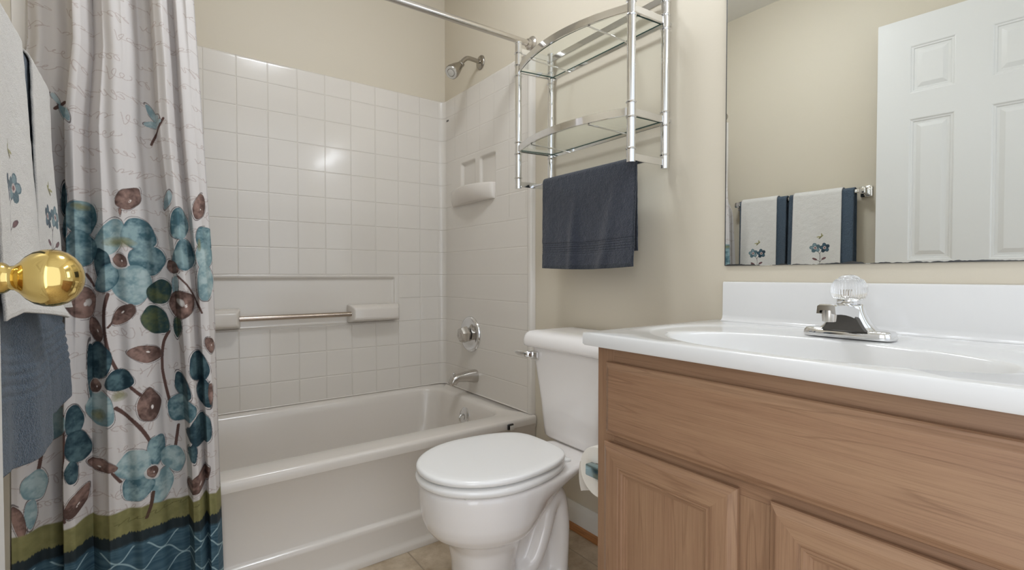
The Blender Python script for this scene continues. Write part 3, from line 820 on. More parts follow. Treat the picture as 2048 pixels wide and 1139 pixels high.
post(XW, YWL, 1.259, 1.785, marksW); post(XW, YWR, 1.259, 1.785, marksW)
for yy in (YWL, YWR):                           # short stand-offs that screw to the wall
    for zz in (1.405, 1.692):
        MB().tube([(XW, yy, zz), (XR - .0008, yy, zz)], .006, 14).build('wall_mount', M['chrome'], rk)
def arc_pts(z, b, n=40, inset=0.0):
    out = []
    for i in range(n + 1):
        t = i / n; y = YL + (YR - YL) * t
        out.append((XF + inset - b * (1 - (2 * t - 1) ** 2), y, z))
    return out
for z in (1.699, 1.407):
    MB().tube(arc_pts(z, .060), 0, sq=(.0035, .0115)).build('front_rail', M['chrome'], rk, angle=30)
    for ya, yb in ((YL, YWL), (YR, YWR)):
        MB().tube([(XF, ya, z), (XW, yb, z - .002)], 0, sq=(.003, .010)).build('side_rail', M['chrome'], rk, angle=30)
    MB().tube([(XW, YWL, z - .013), (XW, YWR, z - .013)], 0, sq=(.003, .005)).build('back_rail', M['chrome'], rk, angle=30)
    for t in (.24, .76):
        yy = YL + (YR - YL) * t; xa = XF - .060 * (1 - (2 * t - 1) ** 2)
        MB().tube([(xa, yy, z - .014), (XW, yy, z - .014)], .0026, 10).build('support_rod', M['chrome'], rk)
    ap = [p for p in arc_pts(z, .056, 40, .006)]
    poly = [(p[0], min(max(p[1], YR + .014), YL - .014)) for p in ap] + [(XW - .002, YWR + .014), (XW - .002, YWL - .014)]
    mb = MB(); n = len(poly)
    zt_, zb_ = z - .004, z - .009
    mb.add([(x, y, zb_) for x, y in poly] + [(x, y, zt_) for x, y in poly], [tuple(range(n)), tuple(range(n, 2 * n))], 0)
    mb.add([(x, y, zb_) for x, y in poly] + [(x, y, zt_) for x, y in poly], [(i, (i + 1) % n, n + (i + 1) % n, n + i) for i in range(n)], 1)
    mb.build('glass_shelf', [M['glass'], M['glass_edge']], rk, smooth=False)
MB().tube([(XF, YL, 1.772), (XW, YWL, 1.765)], 0, sq=(.003, .0105)).build('guard_rail', M['chrome'], rk, angle=30)
MB().tube([(XF, YR, 1.772), (XW, YWR, 1.765)], 0, sq=(.003, .0105)).build('guard_rail', M['chrome'], rk, angle=30)
MB().tube([(XW, YWL, 1.765), (XW, YWR, 1.765)], 0, sq=(.003, .0105)).build('guard_rail', M['chrome'], rk, angle=30)
for ya, yb in ((YL, YWL), (YR, YWR)):
    MB().tube([(XF, ya, 1.279), (XW, yb, 1.277)], 0, sq=(.003, .010)).build('side_rail', M['chrome'], rk, angle=30)
XB = 1.172
MB().tube([(XB, YL - .004, 1.277), (XB, YR - .004, 1.277)], .0065, 16).build('towel_rail', M['chrome'], rk)

# ================================================================== towels
def drape(name, m, xc, zc, r, y0, y1, zf, zb, front, shape, color, thick=.005, nu=220, ds=.0022, edge=None):
    """a towel folded over a bar: front = +1/-1, the x side that faces the room; shape(u, drop, isfront) -> x shift towards the room, y shift"""
    Lf, Lb, Lc = zc - zf, zc - zb, PI * r
    tot = Lf + Lc + Lb; nv = int(tot / ds)
    s = np.linspace(0, tot, nv); u = np.linspace(0, 1, nu)
    U, Sg = np.meshgrid(u, s, indexing='ij')
    th = np.clip((Sg - Lf) / r, 0, PI)
    x = np.cos(th) * r; z = np.sin(th) * r
    z = np.where(Sg < Lf, -(Lf - Sg), np.where(Sg > Lf + Lc, -(Sg - Lf - Lc), z))
    isf = (Sg < Lf + Lc / 2)
    drop = np.maximum(0, -z)
    sx, sy, sz = shape(U, drop, isf)
    X = xc + front * (x + sx); Y = y0 + (y1 - y0) * U + sy; Zz = zc + z + sz
    tex = .0012 * (vnoise(Y * 60 + 3, Sg * 60, 52) - .5)
    X = X + front * np.where(isf, tex, -tex)
    C = color(U, Sg, Lf, isf, Zz)
    return grid_object(name, X, Y, Zz, m, None, color=C, solid=thick, offset=-1.0 * 0)
LC = lambda c: np.array(lin(tuple(v / 255.0 for v in c)))

# charcoal-navy hand towel on the rack
def sh_rack(U, d, f):
    k = np.clip(d / .30, 0, 1)
    w = .008 * np.sin(U * 7.5 + .6) * k + .010 * np.exp(-((U - .40 + .04 * k) / .045) ** 2) * sstep(.1, .8, k) + .009 * np.exp(-((U - .86 + .18 * k) / .06) ** 2) * k - .005 * np.exp(-((U - .22 + .08 * k) / .08) ** 2) * k
    bandz = (d > .222) & (d < .262)
    w = np.where(f, w + np.where(bandz, -.0012 + .0008 * np.sin(d * 2 * PI / .008), 0), -.006 * k)
    sy = np.where(f, .008 * k * (U - .3), .048 * (U - .5))
    sz = np.where(f, -.006 * np.sin(PI * U) * k, .0)
    return w, sy, sz
def col_rack(U, S, Lf, f, Z):
    base = LC((60, 64, 75)); band = LC((57, 62, 73)); hem = LC((48, 53, 62))
    d = Z
    C = np.ones(U.shape + (3,)) * base
    b = f & (Z > 1.010) & (Z < 1.052)
    stripe = .5 + .5 * np.sin(Z * 2 * PI / .008)
    C[b] = (base * .75 + stripe[b][:, None] * band * .45)
    e = (np.minimum(U, 1 - U) < .012) | (Z < .9745)
    C[e] = hem
    return C
t_ = drape('hand_towel', M['terry_navy'], XB, 1.277, 0.0145, 1.388, .958, .966, 1.015, -1, sh_rack, col_rack)
tag(t_, 'charcoal navy hand towel hung on the bottom rail of the chrome rack', 'towel')

# ------------------------------------------------------------------ towel bar on the left wall
TBX, TBZ = -.206, 1.342
bar = thing('towel_bar', 'square chrome towel bar on the left wall, carrying navy and white towels', 'towel bar', (XL, 1.22, TBZ))
MB().box(TBX - .009, TBX + .009, .905, 1.537, TBZ - .009, TBZ + .009, .002).build('bar', M['chrome'], bar)
for yy in (.905, 1.520):
    mb = MB(); mb.box(XL + .0008, XL + .012, yy - .024, yy + .024, TBZ - .026, TBZ + .026, .003); mb.box(XL + .012, XL + .022, yy - .018, yy + .018, TBZ - .020, TBZ + .020, .003)
    mb.box(XL + .022, TBX + .014, yy - .013, yy + .013, TBZ - .015, TBZ + .015, .003)
    mb.build('bracket', M['chrome'], bar, angle=30)
def lie(y, d):
    """how far the hanging layers swing out from the bar at position y, a drop d below it"""
    k = np.clip(d / .65, 0, 1)
    g = .25 + .75 * sstep(.93, 1.22, y)
    return (.014 * k + .012 * np.sin((y - .92) * 27 + .6) * k + .004 * np.sin((y - .92) * 61 + 1.1) * k + .012 * sstep(.40, .62, d)) * g
def navy_shape(ya, yb, seed):
    def f_(U, d, f):
        y = ya + (yb - ya) * U; k = np.clip(d / .65, 0, 1)
        band = np.where((d > .50) & (d < .60), .0012 * np.sin(d * 2 * PI / .016), 0)
        return np.where(f, lie(y, d) + band, -.006 * k + .003 * np.sin(U * 6 + seed) * k), 0 * k, np.where(f, .010 * np.sin(U * 6 + seed) * k, 0)
    return f_
def navy_col(U, S, Lf, f, Z):
    C = np.ones(U.shape + (3,)) * LC((80, 95, 110))
    e = (np.minimum(U, 1 - U) < .012)
    C[e] = LC((68, 82, 96))
    return C
n1_ = drape('bath_towel', M['terry_navy'], TBX, TBZ, .0175, .936, 1.232, .640, .68, 1, navy_shape(.936, 1.232, .6), navy_col)
tag(n1_, 'near navy bath towel on the left wall bar, behind the brass knob', 'towel', 'navy bath towels on the left wall bar')
n2_ = drape('bath_towel', M['terry_navy'], TBX, TBZ, .0175, 1.246, 1.500, .672, .70, 1, navy_shape(1.246, 1.500, 2.4), navy_col)
tag(n2_, 'far navy bath towel on the left wall bar, next to the shower curtain', 'towel', 'navy bath towels on the left wall bar')
def white_shape(ya, yb, seed, curl):
    def f_(U, d, f):
        y = ya + (yb - ya) * U; k = np.clip(d / .45, 0, 1)
        w = lie(y, d) + .003 * k + .0025 * (1 + np.sin(U * 9 + seed)) * k + curl * sstep(.36, .50, d) * np.clip(U * 1.3 - .1, 0, 1)
        return np.where(f, w, -.008 * k), 0 * k, np.where(f, .010 * np.sin(U * 4 + seed) * k, 0)
    return f_
def white_col(uc, zc_, width):
    """embroidery: dragonfly over two flowers on one stem with two leaves"""
    def c_(U, S, Lf, f, Z):
        C = np.ones(U.shape + (3,)) * LC((222, 219, 214))
        x = -(U - uc) * width * 83; z = (Z - zc_) * 83             # cm on the towel, x as seen from the room
        def put(px, pz, a, b, ang, col, ring=None):
            t = math.radians(ang)
            lx = ((x - px) * math.cos(t) + (z - pz) * math.sin(t)) / a; lz = (-(x - px) * math.sin(t) + (z - pz) * math.cos(t)) / b
            d = np.sqrt(lx ** 2 + lz ** 2)
            m = f & (d < 1); C[m] = LC(col)
            if ring is not None:
                m = f & (d > .72) & (d < 1); C[m] = LC(ring)
        def stroke(pts, r, col):
            P = np.array(smooth_path([(p[0], p[1], 0) for p in pts], 20))
            for p in P:
                m = f & ((x - p[0]) ** 2 + (z - p[1]) ** 2 < r * r); C[m] = LC(col)
        stroke([(0, -7), (.2, -4), (0, -2.0), (-1.2, -.6)], .10, (96, 88, 84)); stroke([(0, -2.0), (1.2, -.4)], .10, (96, 88, 84))
        stroke([(.1, -5.5), (1.2, -4.2)], .09, (96, 88, 84)); stroke([(.1, -5.2), (-1.3, -4.4)], .09, (96, 88, 84))
        put(1.7, -4.0, .95, .42, 25, (120, 80, 84), (96, 66, 70)); put(-1.8, -4.2, .95, .42, -25, (120, 84, 84), (96, 66, 70))
        for fx, fz, c1, c2 in ((-1.7, .5, (128, 150, 156), (88, 112, 120)), (2.0, .4, (70, 98, 112), (46, 66, 80))):
            for k in range(5):
                a_ = 2 * PI * k / 5 + .5
                put(fx + 1.15 * math.cos(a_), fz + 1.15 * math.sin(a_), .92, .80, math.degrees(a_), c1 if k % 3 else c2, c2)
            put(fx, fz, .62, .62, 0, (206, 190, 184)); put(fx, fz, .34, .34, 0, (122, 84, 84))
        put(.5, 5.0, 1.15, .26, 40, (150, 146, 96)); put(-.2, 5.0, 1.05, .24, 5, (164, 158, 108)); put(.75, 5.7, .80, .22, 95, (150, 146, 96)); put(.2, 4.7, .22, .8, -40, (120, 112, 84))
        e = (np.minimum(U, 1 - U) < .01) | (f & (S < .006))
        C[e] = LC((208, 204, 198))
        return C
    return c_
w1_ = drape('hand_towel', M['terry_white'], TBX, TBZ, .0255, .985, 1.208, .872, .90, 1, white_shape(.985, 1.208, .3, .034), white_col(.42, 1.072, .223), thick=.004, nu=260, ds=.0014)
tag(w1_, 'white embroidered hand towel over the near navy towel, behind the brass knob', 'towel', 'white hand towels on the left wall bar')
w2_ = drape('hand_towel', M['terry_white'], TBX, TBZ, .0255, 1.292, 1.488, .880, .90, 1, white_shape(1.292, 1.488, 1.9, .010), white_col(.50, 1.055, .206), thick=.004, nu=260, ds=.0014)
tag(w2_, 'white embroidered hand towel over the far navy towel, nearer the shower curtain', 'towel', 'white hand towels on the left wall bar')

# ================================================================== toilet
AY = 1.185
to = thing('toilet', 'white two-piece toilet with its lid closed, between tub and vanity', 'toilet', (.90, AY, 0))
def egg(z, xf, xb, hw, xc, kb=1.0, e=2.0, n=72, eb=2.6):
    ring = []
    for k in range(n):
        t = 2 * PI * k / n; c, s = math.cos(t), math.sin(t)
        if c < 0:
            x = xc + (xc - xf) * -abs(c) ** (2 / e); y = hw * math.copysign(abs(s) ** (2 / e), s)
        else:
            ee = 2 + (eb - 2) * min(1, c * 3)
            x = xc + (xb - xc) * abs(c) ** (2 / eb)
            q = (x - xc) / (xb - xc)
            y = hw * math.copysign(abs(s) ** (2 / eb), s) * (1 - (1 - kb) * q * q * (3 - 2 * q))
        ring.append((x, AY + y, z))
    return ring
mb = MB()
ZK = .372 / .392
E2 = lambda z, a, b, h: egg(z * ZK, a, b, h, (a + b) / 2, .9, 2.4, 72, 2.8)
mb.loft([E2(.0005, .660, 1.062, .110), E2(.022, .658, 1.064, .112), E2(.036, .664, 1.058, .106), E2(.044, .68, 1.042, .090)])
mb.loft([E2(.004, .672, .860, .095), E2(.06, .680, .850, .088), E2(.13, .676, .850, .088), E2(.19, .666, .87, .096), E2(.235, .64, .90, .12)])
mb.loft([E2(.004, .78, 1.015, .058), E2(.15, .78, 1.018, .050), E2(.30, .78, 1.055, .052)])
mb.loft([egg(.218 * ZK, .668, .90, .095, .78, .80), egg(.227 * ZK, .638, .92, .122, .78, .75), egg(.241 * ZK, .610, .94, .144, .78, .70), egg(.264 * ZK, .593, .965, .159, .78, .66),
         egg(.29 * ZK, .584, 1.00, .168, .78, .62), egg(.33 * ZK, .579, 1.07, .173, .785, .58), egg(.355 * ZK, .577, 1.16, .175, .79, .60), egg(.370 * ZK, .577, 1.215, .176, .79, .64), egg(.384 * ZK, .577, 1.222, .176, .79, .66), egg(.390 * ZK, .581, 1.222, .172, .79, .66), egg(.392 * ZK, .590, 1.215, .162, .79, .66)])
rm = mb.build('bowl', M['porcelain'], to, angle=180)
# trapway: an S-shaped swelling on the side of the pedestal
tp = smooth_path([(.80, AY, .070), (.85, AY, .072), (.900, AY, .098), (.938, AY, .170), (.964, AY, .248), (.996, AY, .268), (1.012, AY, .18), (1.010, AY, .08), (1.006, AY, .01)], 6)
tr_ = MB()
rr = [.034 + .006 * math.sin(i / len(tp) * PI) for i in range(len(tp))]
P = [Vector(p) for p in tp]; rings = []
for i, p in enumerate(P):
    t = (P[min(i + 1, len(P) - 1)] - P[max(i - 1, 0)]).normalized(); sd = Vector((0, 1, 0)); up = t.cross(sd)
    rings.append([p + sd * math.cos(2 * PI * k / 24) * .088 + up * math.sin(2 * PI * k / 24) * rr[i] for k in range(24)])
off = Vector(to.location)
tr_.loft(rings)
me = rm.data
bm = bmesh.new(); bm.from_mesh(me)
vs = [bm.verts.new(Vector(v) - off) for v in tr_.v]
for f in tr_.f: bm.faces.new([vs[i] for i in f])
bmesh.ops.recalc_face_normals(bm, faces=bm.faces)
bm.to_mesh(me); bm.free()
me.polygons.foreach_set('use_smooth', [True] * len(me.polygons))
md = rm.modifiers.new('fuse', 'REMESH'); md.mode = 'VOXEL'; md.voxel_size = .0055; md.use_smooth_shade = True
md = rm.modifiers.new('soften', 'SMOOTH'); md.factor = .5; md.iterations = 9
for yy in (-1, 1):
    MB().lathe((.800, AY + yy * .097, .030), [(.012, 0), (.012, .010), (.009, .016), (.001, .018)], 'z', 20).build('bolt_cap', M['porcelain'], to)
# seat ring and lid
mb = MB()
def sring(z, g): return egg(z, .568 + g, 1.006 - g, .179 - g, .775, .86, 2.0, 84, 3.4)
mb.loft([sring(.3735, .012), sring(.375, .006), sring(.380, .001), sring(.387, .0), sring(.3925, .002), sring(.3955, .007), sring(.3958, .05)], (True, True))
mb.build('seat', M['seat'], to, angle=180)
def lring(z, g): return egg(z, .570 + g, 1.000 - g, .176 - g, .775, .90, 2.0, 84, 3.6)
mb = MB()
mb.loft([lring(.4015, .010), lring(.4025, .004), lring(.4055, .001), lring(.411, .0), lring(.4158, .0015), lring(.4186, .005), lring(.4199, .011), lring(.4206, .03), lring(.4212, .09)])
mb.build('lid', M['seat'], to, angle=180)
for yy in (-.075, .075):
    MB().box(1.008, 1.028, AY + yy - .014, AY + yy + .014, .3705, .3805, .004, seg=3).build('hinge', M['seat'], to)
for x, y in ((.642, AY - .112), (.642, AY + .112)):
    MB().box(x - .008, x + .008, y - .008, y + .008, .3690, .3745, .002).build('bumper', M['rubber'], to)
# tank: tapers towards the bottom
mb = MB()
def tk(z, xf, hw, r, xb=1.252): return rrect(xf, xb, AY - hw, AY + hw, r, z, 8)
mb.loft([tk(.3735, 1.122, .130, .03), tk(.3765, 1.108, .144, .038), tk(.386, 1.101, .151, .042), tk(.41, 1.098, .154, .044), tk(.50, 1.092, .160, .042), tk(.60, 1.083, .172, .040), tk(.70, 1.074, .185, .038), tk(.705, 1.074, .185, .038)])
mb.build('tank', M['porcelain'], to, angle=60)
mb = MB()
def lk(z, g, r=.036): return rrect(1.052 + g, 1.257, AY - .208 + g, AY + .208 - g, max(r - g, .01), z, 10)
mb.loft([lk(.694, .018), lk(.692, .008), lk(.6945, .003), lk(.702, .0), lk(.715, .0), lk(.728, .004), lk(.737, .010), lk(.744, .022), lk(.7475, .040, .05), lk(.7488, .065, .08)])
mb.build('tank_lid', M['porcelain'], to, angle=180)
ly = AY + .148
lv = MB().box(1.066, 1.0785, ly - .022, ly + .016, .646, .676, .004, seg=3).build('flush_lever', M['chrome'], to)
rings = []
for q, (x, y, z, w, h) in enumerate(((1.068, ly + .004, .664, .006, .011), (1.052, ly + .012, .665, .006, .011), (1.046, ly + .030, .666, .005, .0105), (1.043, ly + .050, .667, .0045, .009), (1.041, ly + .066, .668, .003, .006), (1.0405, ly + .072, .668, .0012, .003))):
    rings.append([(x + w * math.cos(t), y + .3 * w * math.cos(t), z + h * math.sin(t)) for t in [2 * PI * k / 16 for k in range(16)]])
MB().loft(rings).build('lever_arm', M['chrome'], lv, angle=60)

# small chrome clip seen over the far edge of the toilet lid
ck = thing('chrome_clip', 'tiny chrome clip with a dark rim on the tub apron just past the toilet lid', 'clip', (1.128, 1.553, .325))
mb = MB(); mb.box(1.112, 1.140, 1.544, 1.5525, .335, .3585, .004, seg=3)
mb.build('clip_frame', M['dark_metal'], ck)
MB().box(1.1165, 1.1355, 1.5355, 1.539, .335, .354, .001).build('clip_face', M['spray'], ck)

# ================================================================== vanity
VXF = .787                                     # plane of the face frame
VY0, VY1 = .026, .755
va_ = thing('vanity_cabinet', 'pickled oak vanity cabinet with a false drawer over two doors', 'vanity cabinet', (1.02, .40, 0))
mb = MB()
mb.box(VXF + .0192, XR - .001, VY1 - .014, VY1, .10, .788, .001, 1); mb.box(VXF + .0192, XR - .001, VY0, VY0 + .014, .10, .788, .001, 1)
mb.box(VXF + .0192, XR - .001, VY0 + .0142, VY1 - .0142, .10, .114, 0, 0); mb.box(XR - .008, XR - .001, VY0 + .0142, VY1 - .0142, .1142, .60, 0, 1)
mb.box(VXF + .075, XR - .001, VY0 + .002, VY1 - .002, .0005, .0998, 0, 1)
mb.build('carcass', [M['oak_y'], M['oak_z']], va_, smooth=False)
mb = MB()
for y0, y1 in ((VY0, VY0 + .050), (VY1 - .045, VY1)): mb.box(VXF, VXF + .019, y0, y1, .10, .788, .0008, 1)
mb.box(VXF, VXF + .019, .372, .435, .1352, .5748, .0004, 1)
for z0, z1 in ((.748, .7878), (.575, .612), (.1003, .135)):
    mb.box(VXF + .0004, VXF + (.009 if z1 > .7 else .019), VY0 + .0502, VY1 - .0452, z0, z1, 0, 0)
mb.build('face_frame', [M['oak_y'], M['oak_z']], va_, smooth=False)
def profiled(y0, y1, z0, z1, prof, cap, all_y=False):
    mb = MB(); rings = []
    for ins, x in prof: rings.append([(x, y0 + ins, z0 + ins), (x, y1 - ins, z0 + ins), (x, y1 - ins, z1 - ins), (x, y0 + ins, z1 - ins)])
    for i in range(len(rings) - 1):
        for j in range(4):
            k = (j + 1) % 4
            mb.add([rings[i][j], rings[i][k], rings[i + 1][k], rings[i + 1][j]], [(0, 1, 2, 3)], 0 if (j % 2 == 0 or all_y) else 1)
    mb.add(rings[0], [(0, 1, 2, 3)], 0)
    if cap: mb.add(rings[-1], [(3, 2, 1, 0)], 0)
    return mb
E_ = VXF - .0003
edge_prof = [(.004, E_), (0, VXF - .004), (0, VXF - .010), (.002, VXF - .0125), (.006, VXF - .014), (.0125, VXF - .0185), (.0145, VXF - .019)]
mb = profiled(.056, .722, .604, .757, edge_prof, True, True)
mb.build('drawer_front', M['oak_y'], va_, smooth=False, recalc=True)
dp = edge_prof + [(.044, VXF - .019), (.0455, VXF - .0165), (.0480, VXF - .0160), (.0490, VXF - .0175), (.0525, VXF - .0175), (.0545, VXF - .0145), (.0580, VXF - .0140), (.0590, VXF - .0115), (.0630, VXF - .0108), (.0640, VXF - .0085)]
for y0, y1 in ((.430, .727), (.064, .377)):
    d_ = profiled(y0, y1, .112, .587, dp, False).build('door', [M['oak_y'], M['oak_z']], va_, smooth=False)
    MB().box(VXF - .0098, VXF - .004, y0 + .055, y1 - .055, .167, .532, 0).build('door_panel', M['oak_z'], d_, smooth=False)

# ------------------------------------------------------------------ one-piece marble top with its bowl
ct = thing('countertop', 'white cultured marble vanity top with oval bowl and backsplash on the oak cabinet', 'countertop', (1.0, .40, .789))
CX0, CX1, CY0, CY1, CZ = .748, XR - .001, .012, .764, .818
bx, by, bax, bay = .930, .392, .140, .272
ox, oy, oax, oay = .985, .398, .212, .322
mb = MB(); N = 128
def ell(cx, cy, ax, ay, z, e=2.0): return [(cx + ax * math.copysign(abs(math.cos(t)) ** (2 / e), math.cos(t)), cy + ay * math.copysign(abs(math.sin(t)) ** (2 / e), math.sin(t)), z) for t in [2 * PI * k / N for k in range(N)]]
rings = []
for k, dz in ((.12, -.135), (.30, -.132), (.50, -.122), (.68, -.100), (.82, -.068), (.91, -.036), (.96, -.018), (.985, -.0095), (1.0, -.0062), (1.02, -.0046)):
    rings.append(ell(bx + .012 * (1 - k), by, bax * k, bay * k, CZ + dz))
for q, dz in ((.12, -.0040), (.35, -.0034), (.6, -.0030), (.8, -.0026), (.93, -.0020), (1.0, -.0006), (1.02, -.0000)):
    rings.append(ell(bx + (ox - bx) * q, by + (oy - by) * q, (bax + (oax - bax) * q), bay + (oay - bay) * q, CZ + dz, 2 + .35 * q))
def to_rect(p, g, z):
    d = Vector((p[0] - ox, p[1] - oy)); t = 1e9
    for v, lo, hi, o in ((d.x, CX0 + g, CX1, ox), (d.y, CY0 + g, CY1 - g, oy)):
        if v > 1e-9: t = min(t, (hi - o) / v)
        if v < -1e-9: t = min(t, (lo - o) / v)
    return (ox + d.x * t, oy + d.y * t, z)
last = rings[-1]
for g, z in ((.004, CZ), (.0012, CZ - .001), (0, CZ - .004), (0, CZ - .024), (.003, CZ - .028), (.02, CZ - .0285)):
    rr_ = [to_rect(p, g, z) for p in last]
    # snap the four ring points nearest the corners onto them
    for cxx, cyy in ((CX0 + g, CY0 + g), (CX0 + g, CY1 - g), (CX1, CY0 + g), (CX1, CY1 - g)):
        i = min(range(N), key=lambda i: (rr_[i][0] - cxx) ** 2 + (rr_[i][1] - cyy) ** 2); rr_[i] = (cxx, cyy, z)
    rings.append(rr_)
mb.loft(rings, (True, False))
mb.build('counter_slab', M['marble'], ct, angle=50)
# backsplash with a coved foot
BX = XR - .020
prof = [(XR - .0008, CZ + .0003), (BX - .013, CZ + .0003), (BX - .006, CZ + .0025), (BX - .0015, CZ + .008), (BX, CZ + .016), (BX + .0005, CZ + .099), (BX + .002, CZ + .1035), (BX + .006, CZ + .105), (XR - .0008, CZ + .105)]
mb = MB(); mb.loft([[(x, y, z) for x, z in prof] for y in (CY0 + .001, CY1 - .029, CY1 - .027)])
mb.build('backsplash', M['marble'], ct, angle=50)
MB().lathe((bx + .010, by, CZ - .134), [(.022, 0), (.022, .002), (.017, .003), (.015, .001), (.001, .001)], 'z', 28).build('drain', M['chrome'], ct)

# ------------------------------------------------------------------ faucet
FXc, FYc, FZ = 1.128, .396, CZ - .0022
fa = thing('faucet', 'chrome centre-set faucet with a clear ribbed knob on the vanity top', 'faucet', (FXc, FYc, FZ))
mb = MB()
def stad(hx, hy, z, e=5.0, n=56): return [(FXc + hx * math.copysign(abs(math.cos(t)) ** (2 / e), math.cos(t)), FYc + hy * math.copysign(abs(math.sin(t)) ** (2 / e), math.sin(t)), z) for t in [2 * PI * k / n for k in range(n)]]
mb.loft([stad(.030, .077, FZ + .0006), stad(.031, .078, FZ + .003), stad(.030, .077, FZ + .012), stad(.027, .074, FZ + .0165), stad(.020, .066, FZ + .018)])
mb.build('base_plate', M['chrome'], fa, angle=60)
mb = MB()
def bd_(hx, hy, z, dx=0, e=3.0, n=48): return [(FXc + dx + hx * math.copysign(abs(math.cos(t)) ** (2 / e), math.cos(t)), FYc + hy * math.copysign(abs(math.sin(t)) ** (2 / e), math.sin(t)), z) for t in [2 * PI * k / n for k in range(n)]]
mb.loft([bd_(.0285, .058, FZ + .0150), bd_(.0275, .050, FZ + .0185), bd_(.0265, .0435, FZ + .024), bd_(.0255, .0375, FZ + .032), bd_(.0248, .0325, FZ + .042), bd_(.0242, .0285, FZ + .052, 0, 2.5), bd_(.0238, .0258, FZ + .062, 0, 2.2), bd_(.0225, .0235, FZ + .067, 0, 2)])
mb.build('body', M['chrome'], fa, angle=70)
# plate under the spout, the dark reflection of the room put into its colour
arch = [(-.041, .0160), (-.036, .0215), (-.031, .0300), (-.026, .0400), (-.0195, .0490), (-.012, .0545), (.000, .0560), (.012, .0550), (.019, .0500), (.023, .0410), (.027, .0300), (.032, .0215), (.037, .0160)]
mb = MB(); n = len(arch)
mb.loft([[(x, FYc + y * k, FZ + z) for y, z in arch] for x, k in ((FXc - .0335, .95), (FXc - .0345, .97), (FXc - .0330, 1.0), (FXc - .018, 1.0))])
mb.build('body_face', M['dark_reflection'], fa, angle=40)
# spout: flat-topped, hollow-bellied arm reaching over the bowl
mb = MB(); rings = []
for t, z, hw, hh in ((0, .046, .026, .013), (.2, .052, .0235, .0125), (.4, .0565, .021, .0115), (.6, .0590, .0195, .0105), (.8, .0600, .0185, .0095), (.95, .0600, .0180, .0090), (1.0, .0600, .0165, .0080)):
    x = FXc - .012 - t * .095
    rings.append([(x, FYc + hw * a, FZ + z + hh * b) for a, b in ((-1, -1), (-.92, .75), (-.75, 1), (.75, 1), (.92, .75), (1, -1), (.72, -1), (.62, -.2), (-.62, -.2), (-.72, -1))])
mb.loft(rings)
mb.build('spout', M['chrome'], fa, angle=35)
MB().lathe((FXc - .092, FYc, FZ + .036), [(.0095, 0), (.0115, .001), (.0125, .012), (.0125, .026)], 'z', 28).build('aerator', M['satin'], fa)
MB().lathe((FXc, FYc, FZ + .0655), [(.020, 0), (.0215, .002), (.0215, .010), (.015, .012), (.012, .020)], 'z', 32).build('handle_collar', M['chrome'], fa)
kprof = [(.012, .003), (.020, .000), (.0265, .002), (.0300, .008), (.0312, .016), (.0306, .025), (.0280, .033), (.0242, .0385), (.0215, .0405), (.0205, .0400), (.0190, .0415), (.0160, .0450), (.0110, .0475), (.0050, .0485), (.0008, .0487)]
kn = MB().lathe((FXc, FYc, FZ + .0765), kprof, 'z', 252, fr=lambda t, i: 1 - (.040 * abs(math.sin(18 * t)) if 2 <= i <= 7 else 0)).build('knob', M['acrylic'], fa, angle=75)
MB().lathe((FXc, FYc, FZ + .0800), [(.0065, 0), (.0065, .012), (.0050, .015), (.001, .0155)], 'z', 24).build('knob_core', M['satin'], kn)

# ================================================================== wall mirror
MZ0, MY1 = .9655, .741
mi = bpy.data.objects.new('mirror_tmp', None)
mb = MB(); mb.box(-.006, 0, -.73, 0, 0, .80, .0008, seg=1)
mir = mb.build('wall_mirror', M['mirror'], None, smooth=False)
mir.location = (XR - .0006, MY1, MZ0)
bpy.data.objects.remove(mi)
tag(mir, 'large frameless wall mirror with worn black edges above the vanity backsplash', 'mirror')

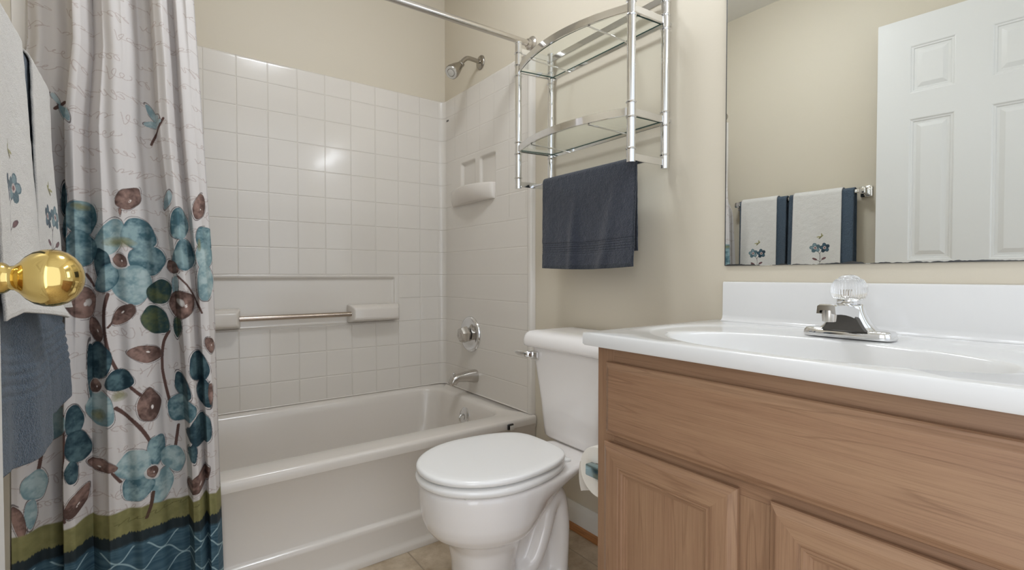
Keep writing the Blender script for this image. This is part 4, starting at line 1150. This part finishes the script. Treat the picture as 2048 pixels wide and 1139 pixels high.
# ================================================================== toilet paper on the side of the vanity
tph = thing('toilet_paper_holder', 'square chrome toilet paper holder on the side of the oak vanity', 'toilet paper holder', (.90, VY1, .478))
for x in (.836, .966):
    mb = MB(); mb.box(x - .0135, x + .0135, VY1 + .0004, VY1 + .010, .462, .494, .003); mb.box(x - .011, x + .011, VY1 + .010, VY1 + .078, .4665, .4935, .003)
    mb.build('post', M['teal_reflection'] if x < .9 else M['chrome'], tph, angle=30)  # near post has its teal reflection as base colour
MB().tube([(.8472, .8165, .482), (.9548, .8165, .482)], .0085, 18).build('roller', M['rubber'], tph)
ro = MB()
c0 = Vector((.851, .823, .470))
pr_ = [(.0215, 0), (.0590, 0), (.0600, .0015), (.0600, .0975), (.0590, .099), (.0215, .099)]
ro.lathe((.851, .8165, .4705), pr_ + [(.0215, 0)], 'x', 64, cap=(False, False))
# loose last sheet hanging on the far side
rings = []
for i in range(16):
    t = i / 15; z = .478 - t * .072
    rings.append([(x, .8165 + .0600 + .0008 + .010 * math.sin(t * 1.6) - .014 * t * t + .0015 * math.sin(x * 90), z - (.018 * t * (x - .852) / .1)) for x in np.linspace(.8525, .949, 12)])
ro.loft(rings, (False, False), closed=False)
tpr = ro.build('toilet_paper_roll', M['paper'], None, angle=50)
tag(tpr, 'white toilet paper roll on the holder beside the vanity, partly hidden by it', 'toilet paper')

# ================================================================== lamps above the frame: vanity bar and added ceiling fill
vl = thing('vanity_light', 'chrome vanity light bar with round bulbs above the mirror', 'light fixture', (XR, .40, 1.90))
MB().box(XR - .035, XR - .001, .10, .70, 1.85, 1.95, .006).build('light_bar', M['chrome'], vl)
for k in range(4):
    y = .175 + k * .150
    sk = MB().lathe((XR - .035, y, 1.90), [(.022, 0), (.022, .010), (.014, .014)], (-1, 0, 0), 24).build('socket', M['chrome'], vl)
    ang = [i * PI / 14 for i in range(15)]
    MB().lathe((XR - .080, y, 1.90), [(max(.035 * math.sin(q), .0005), -.035 * math.cos(q)) for q in ang], (-1, 0, 0), 28).build('bulb', M['bulb'], sk)
cl = thing('added_ceiling_light', 'round flush ceiling light added out of view to fill the bathroom', 'ceiling light', (.58, 1.18, ZC))  # unseen lamp added to brighten the toilet and upper walls
MB().lathe((.58, 1.18, ZC - .0005), [(.15, 0), (.15, .018), (.142, .022)], (0, 0, -1), 48).build('added_light_base', M['chrome'], cl)
MB().lathe((.58, 1.18, ZC - .022), [(.140, 0), (.138, .020), (.120, .045), (.085, .062), (.040, .071), (.001, .073)], (0, 0, -1), 48).build('added_light_diffuser', M['fill_glass'], cl)
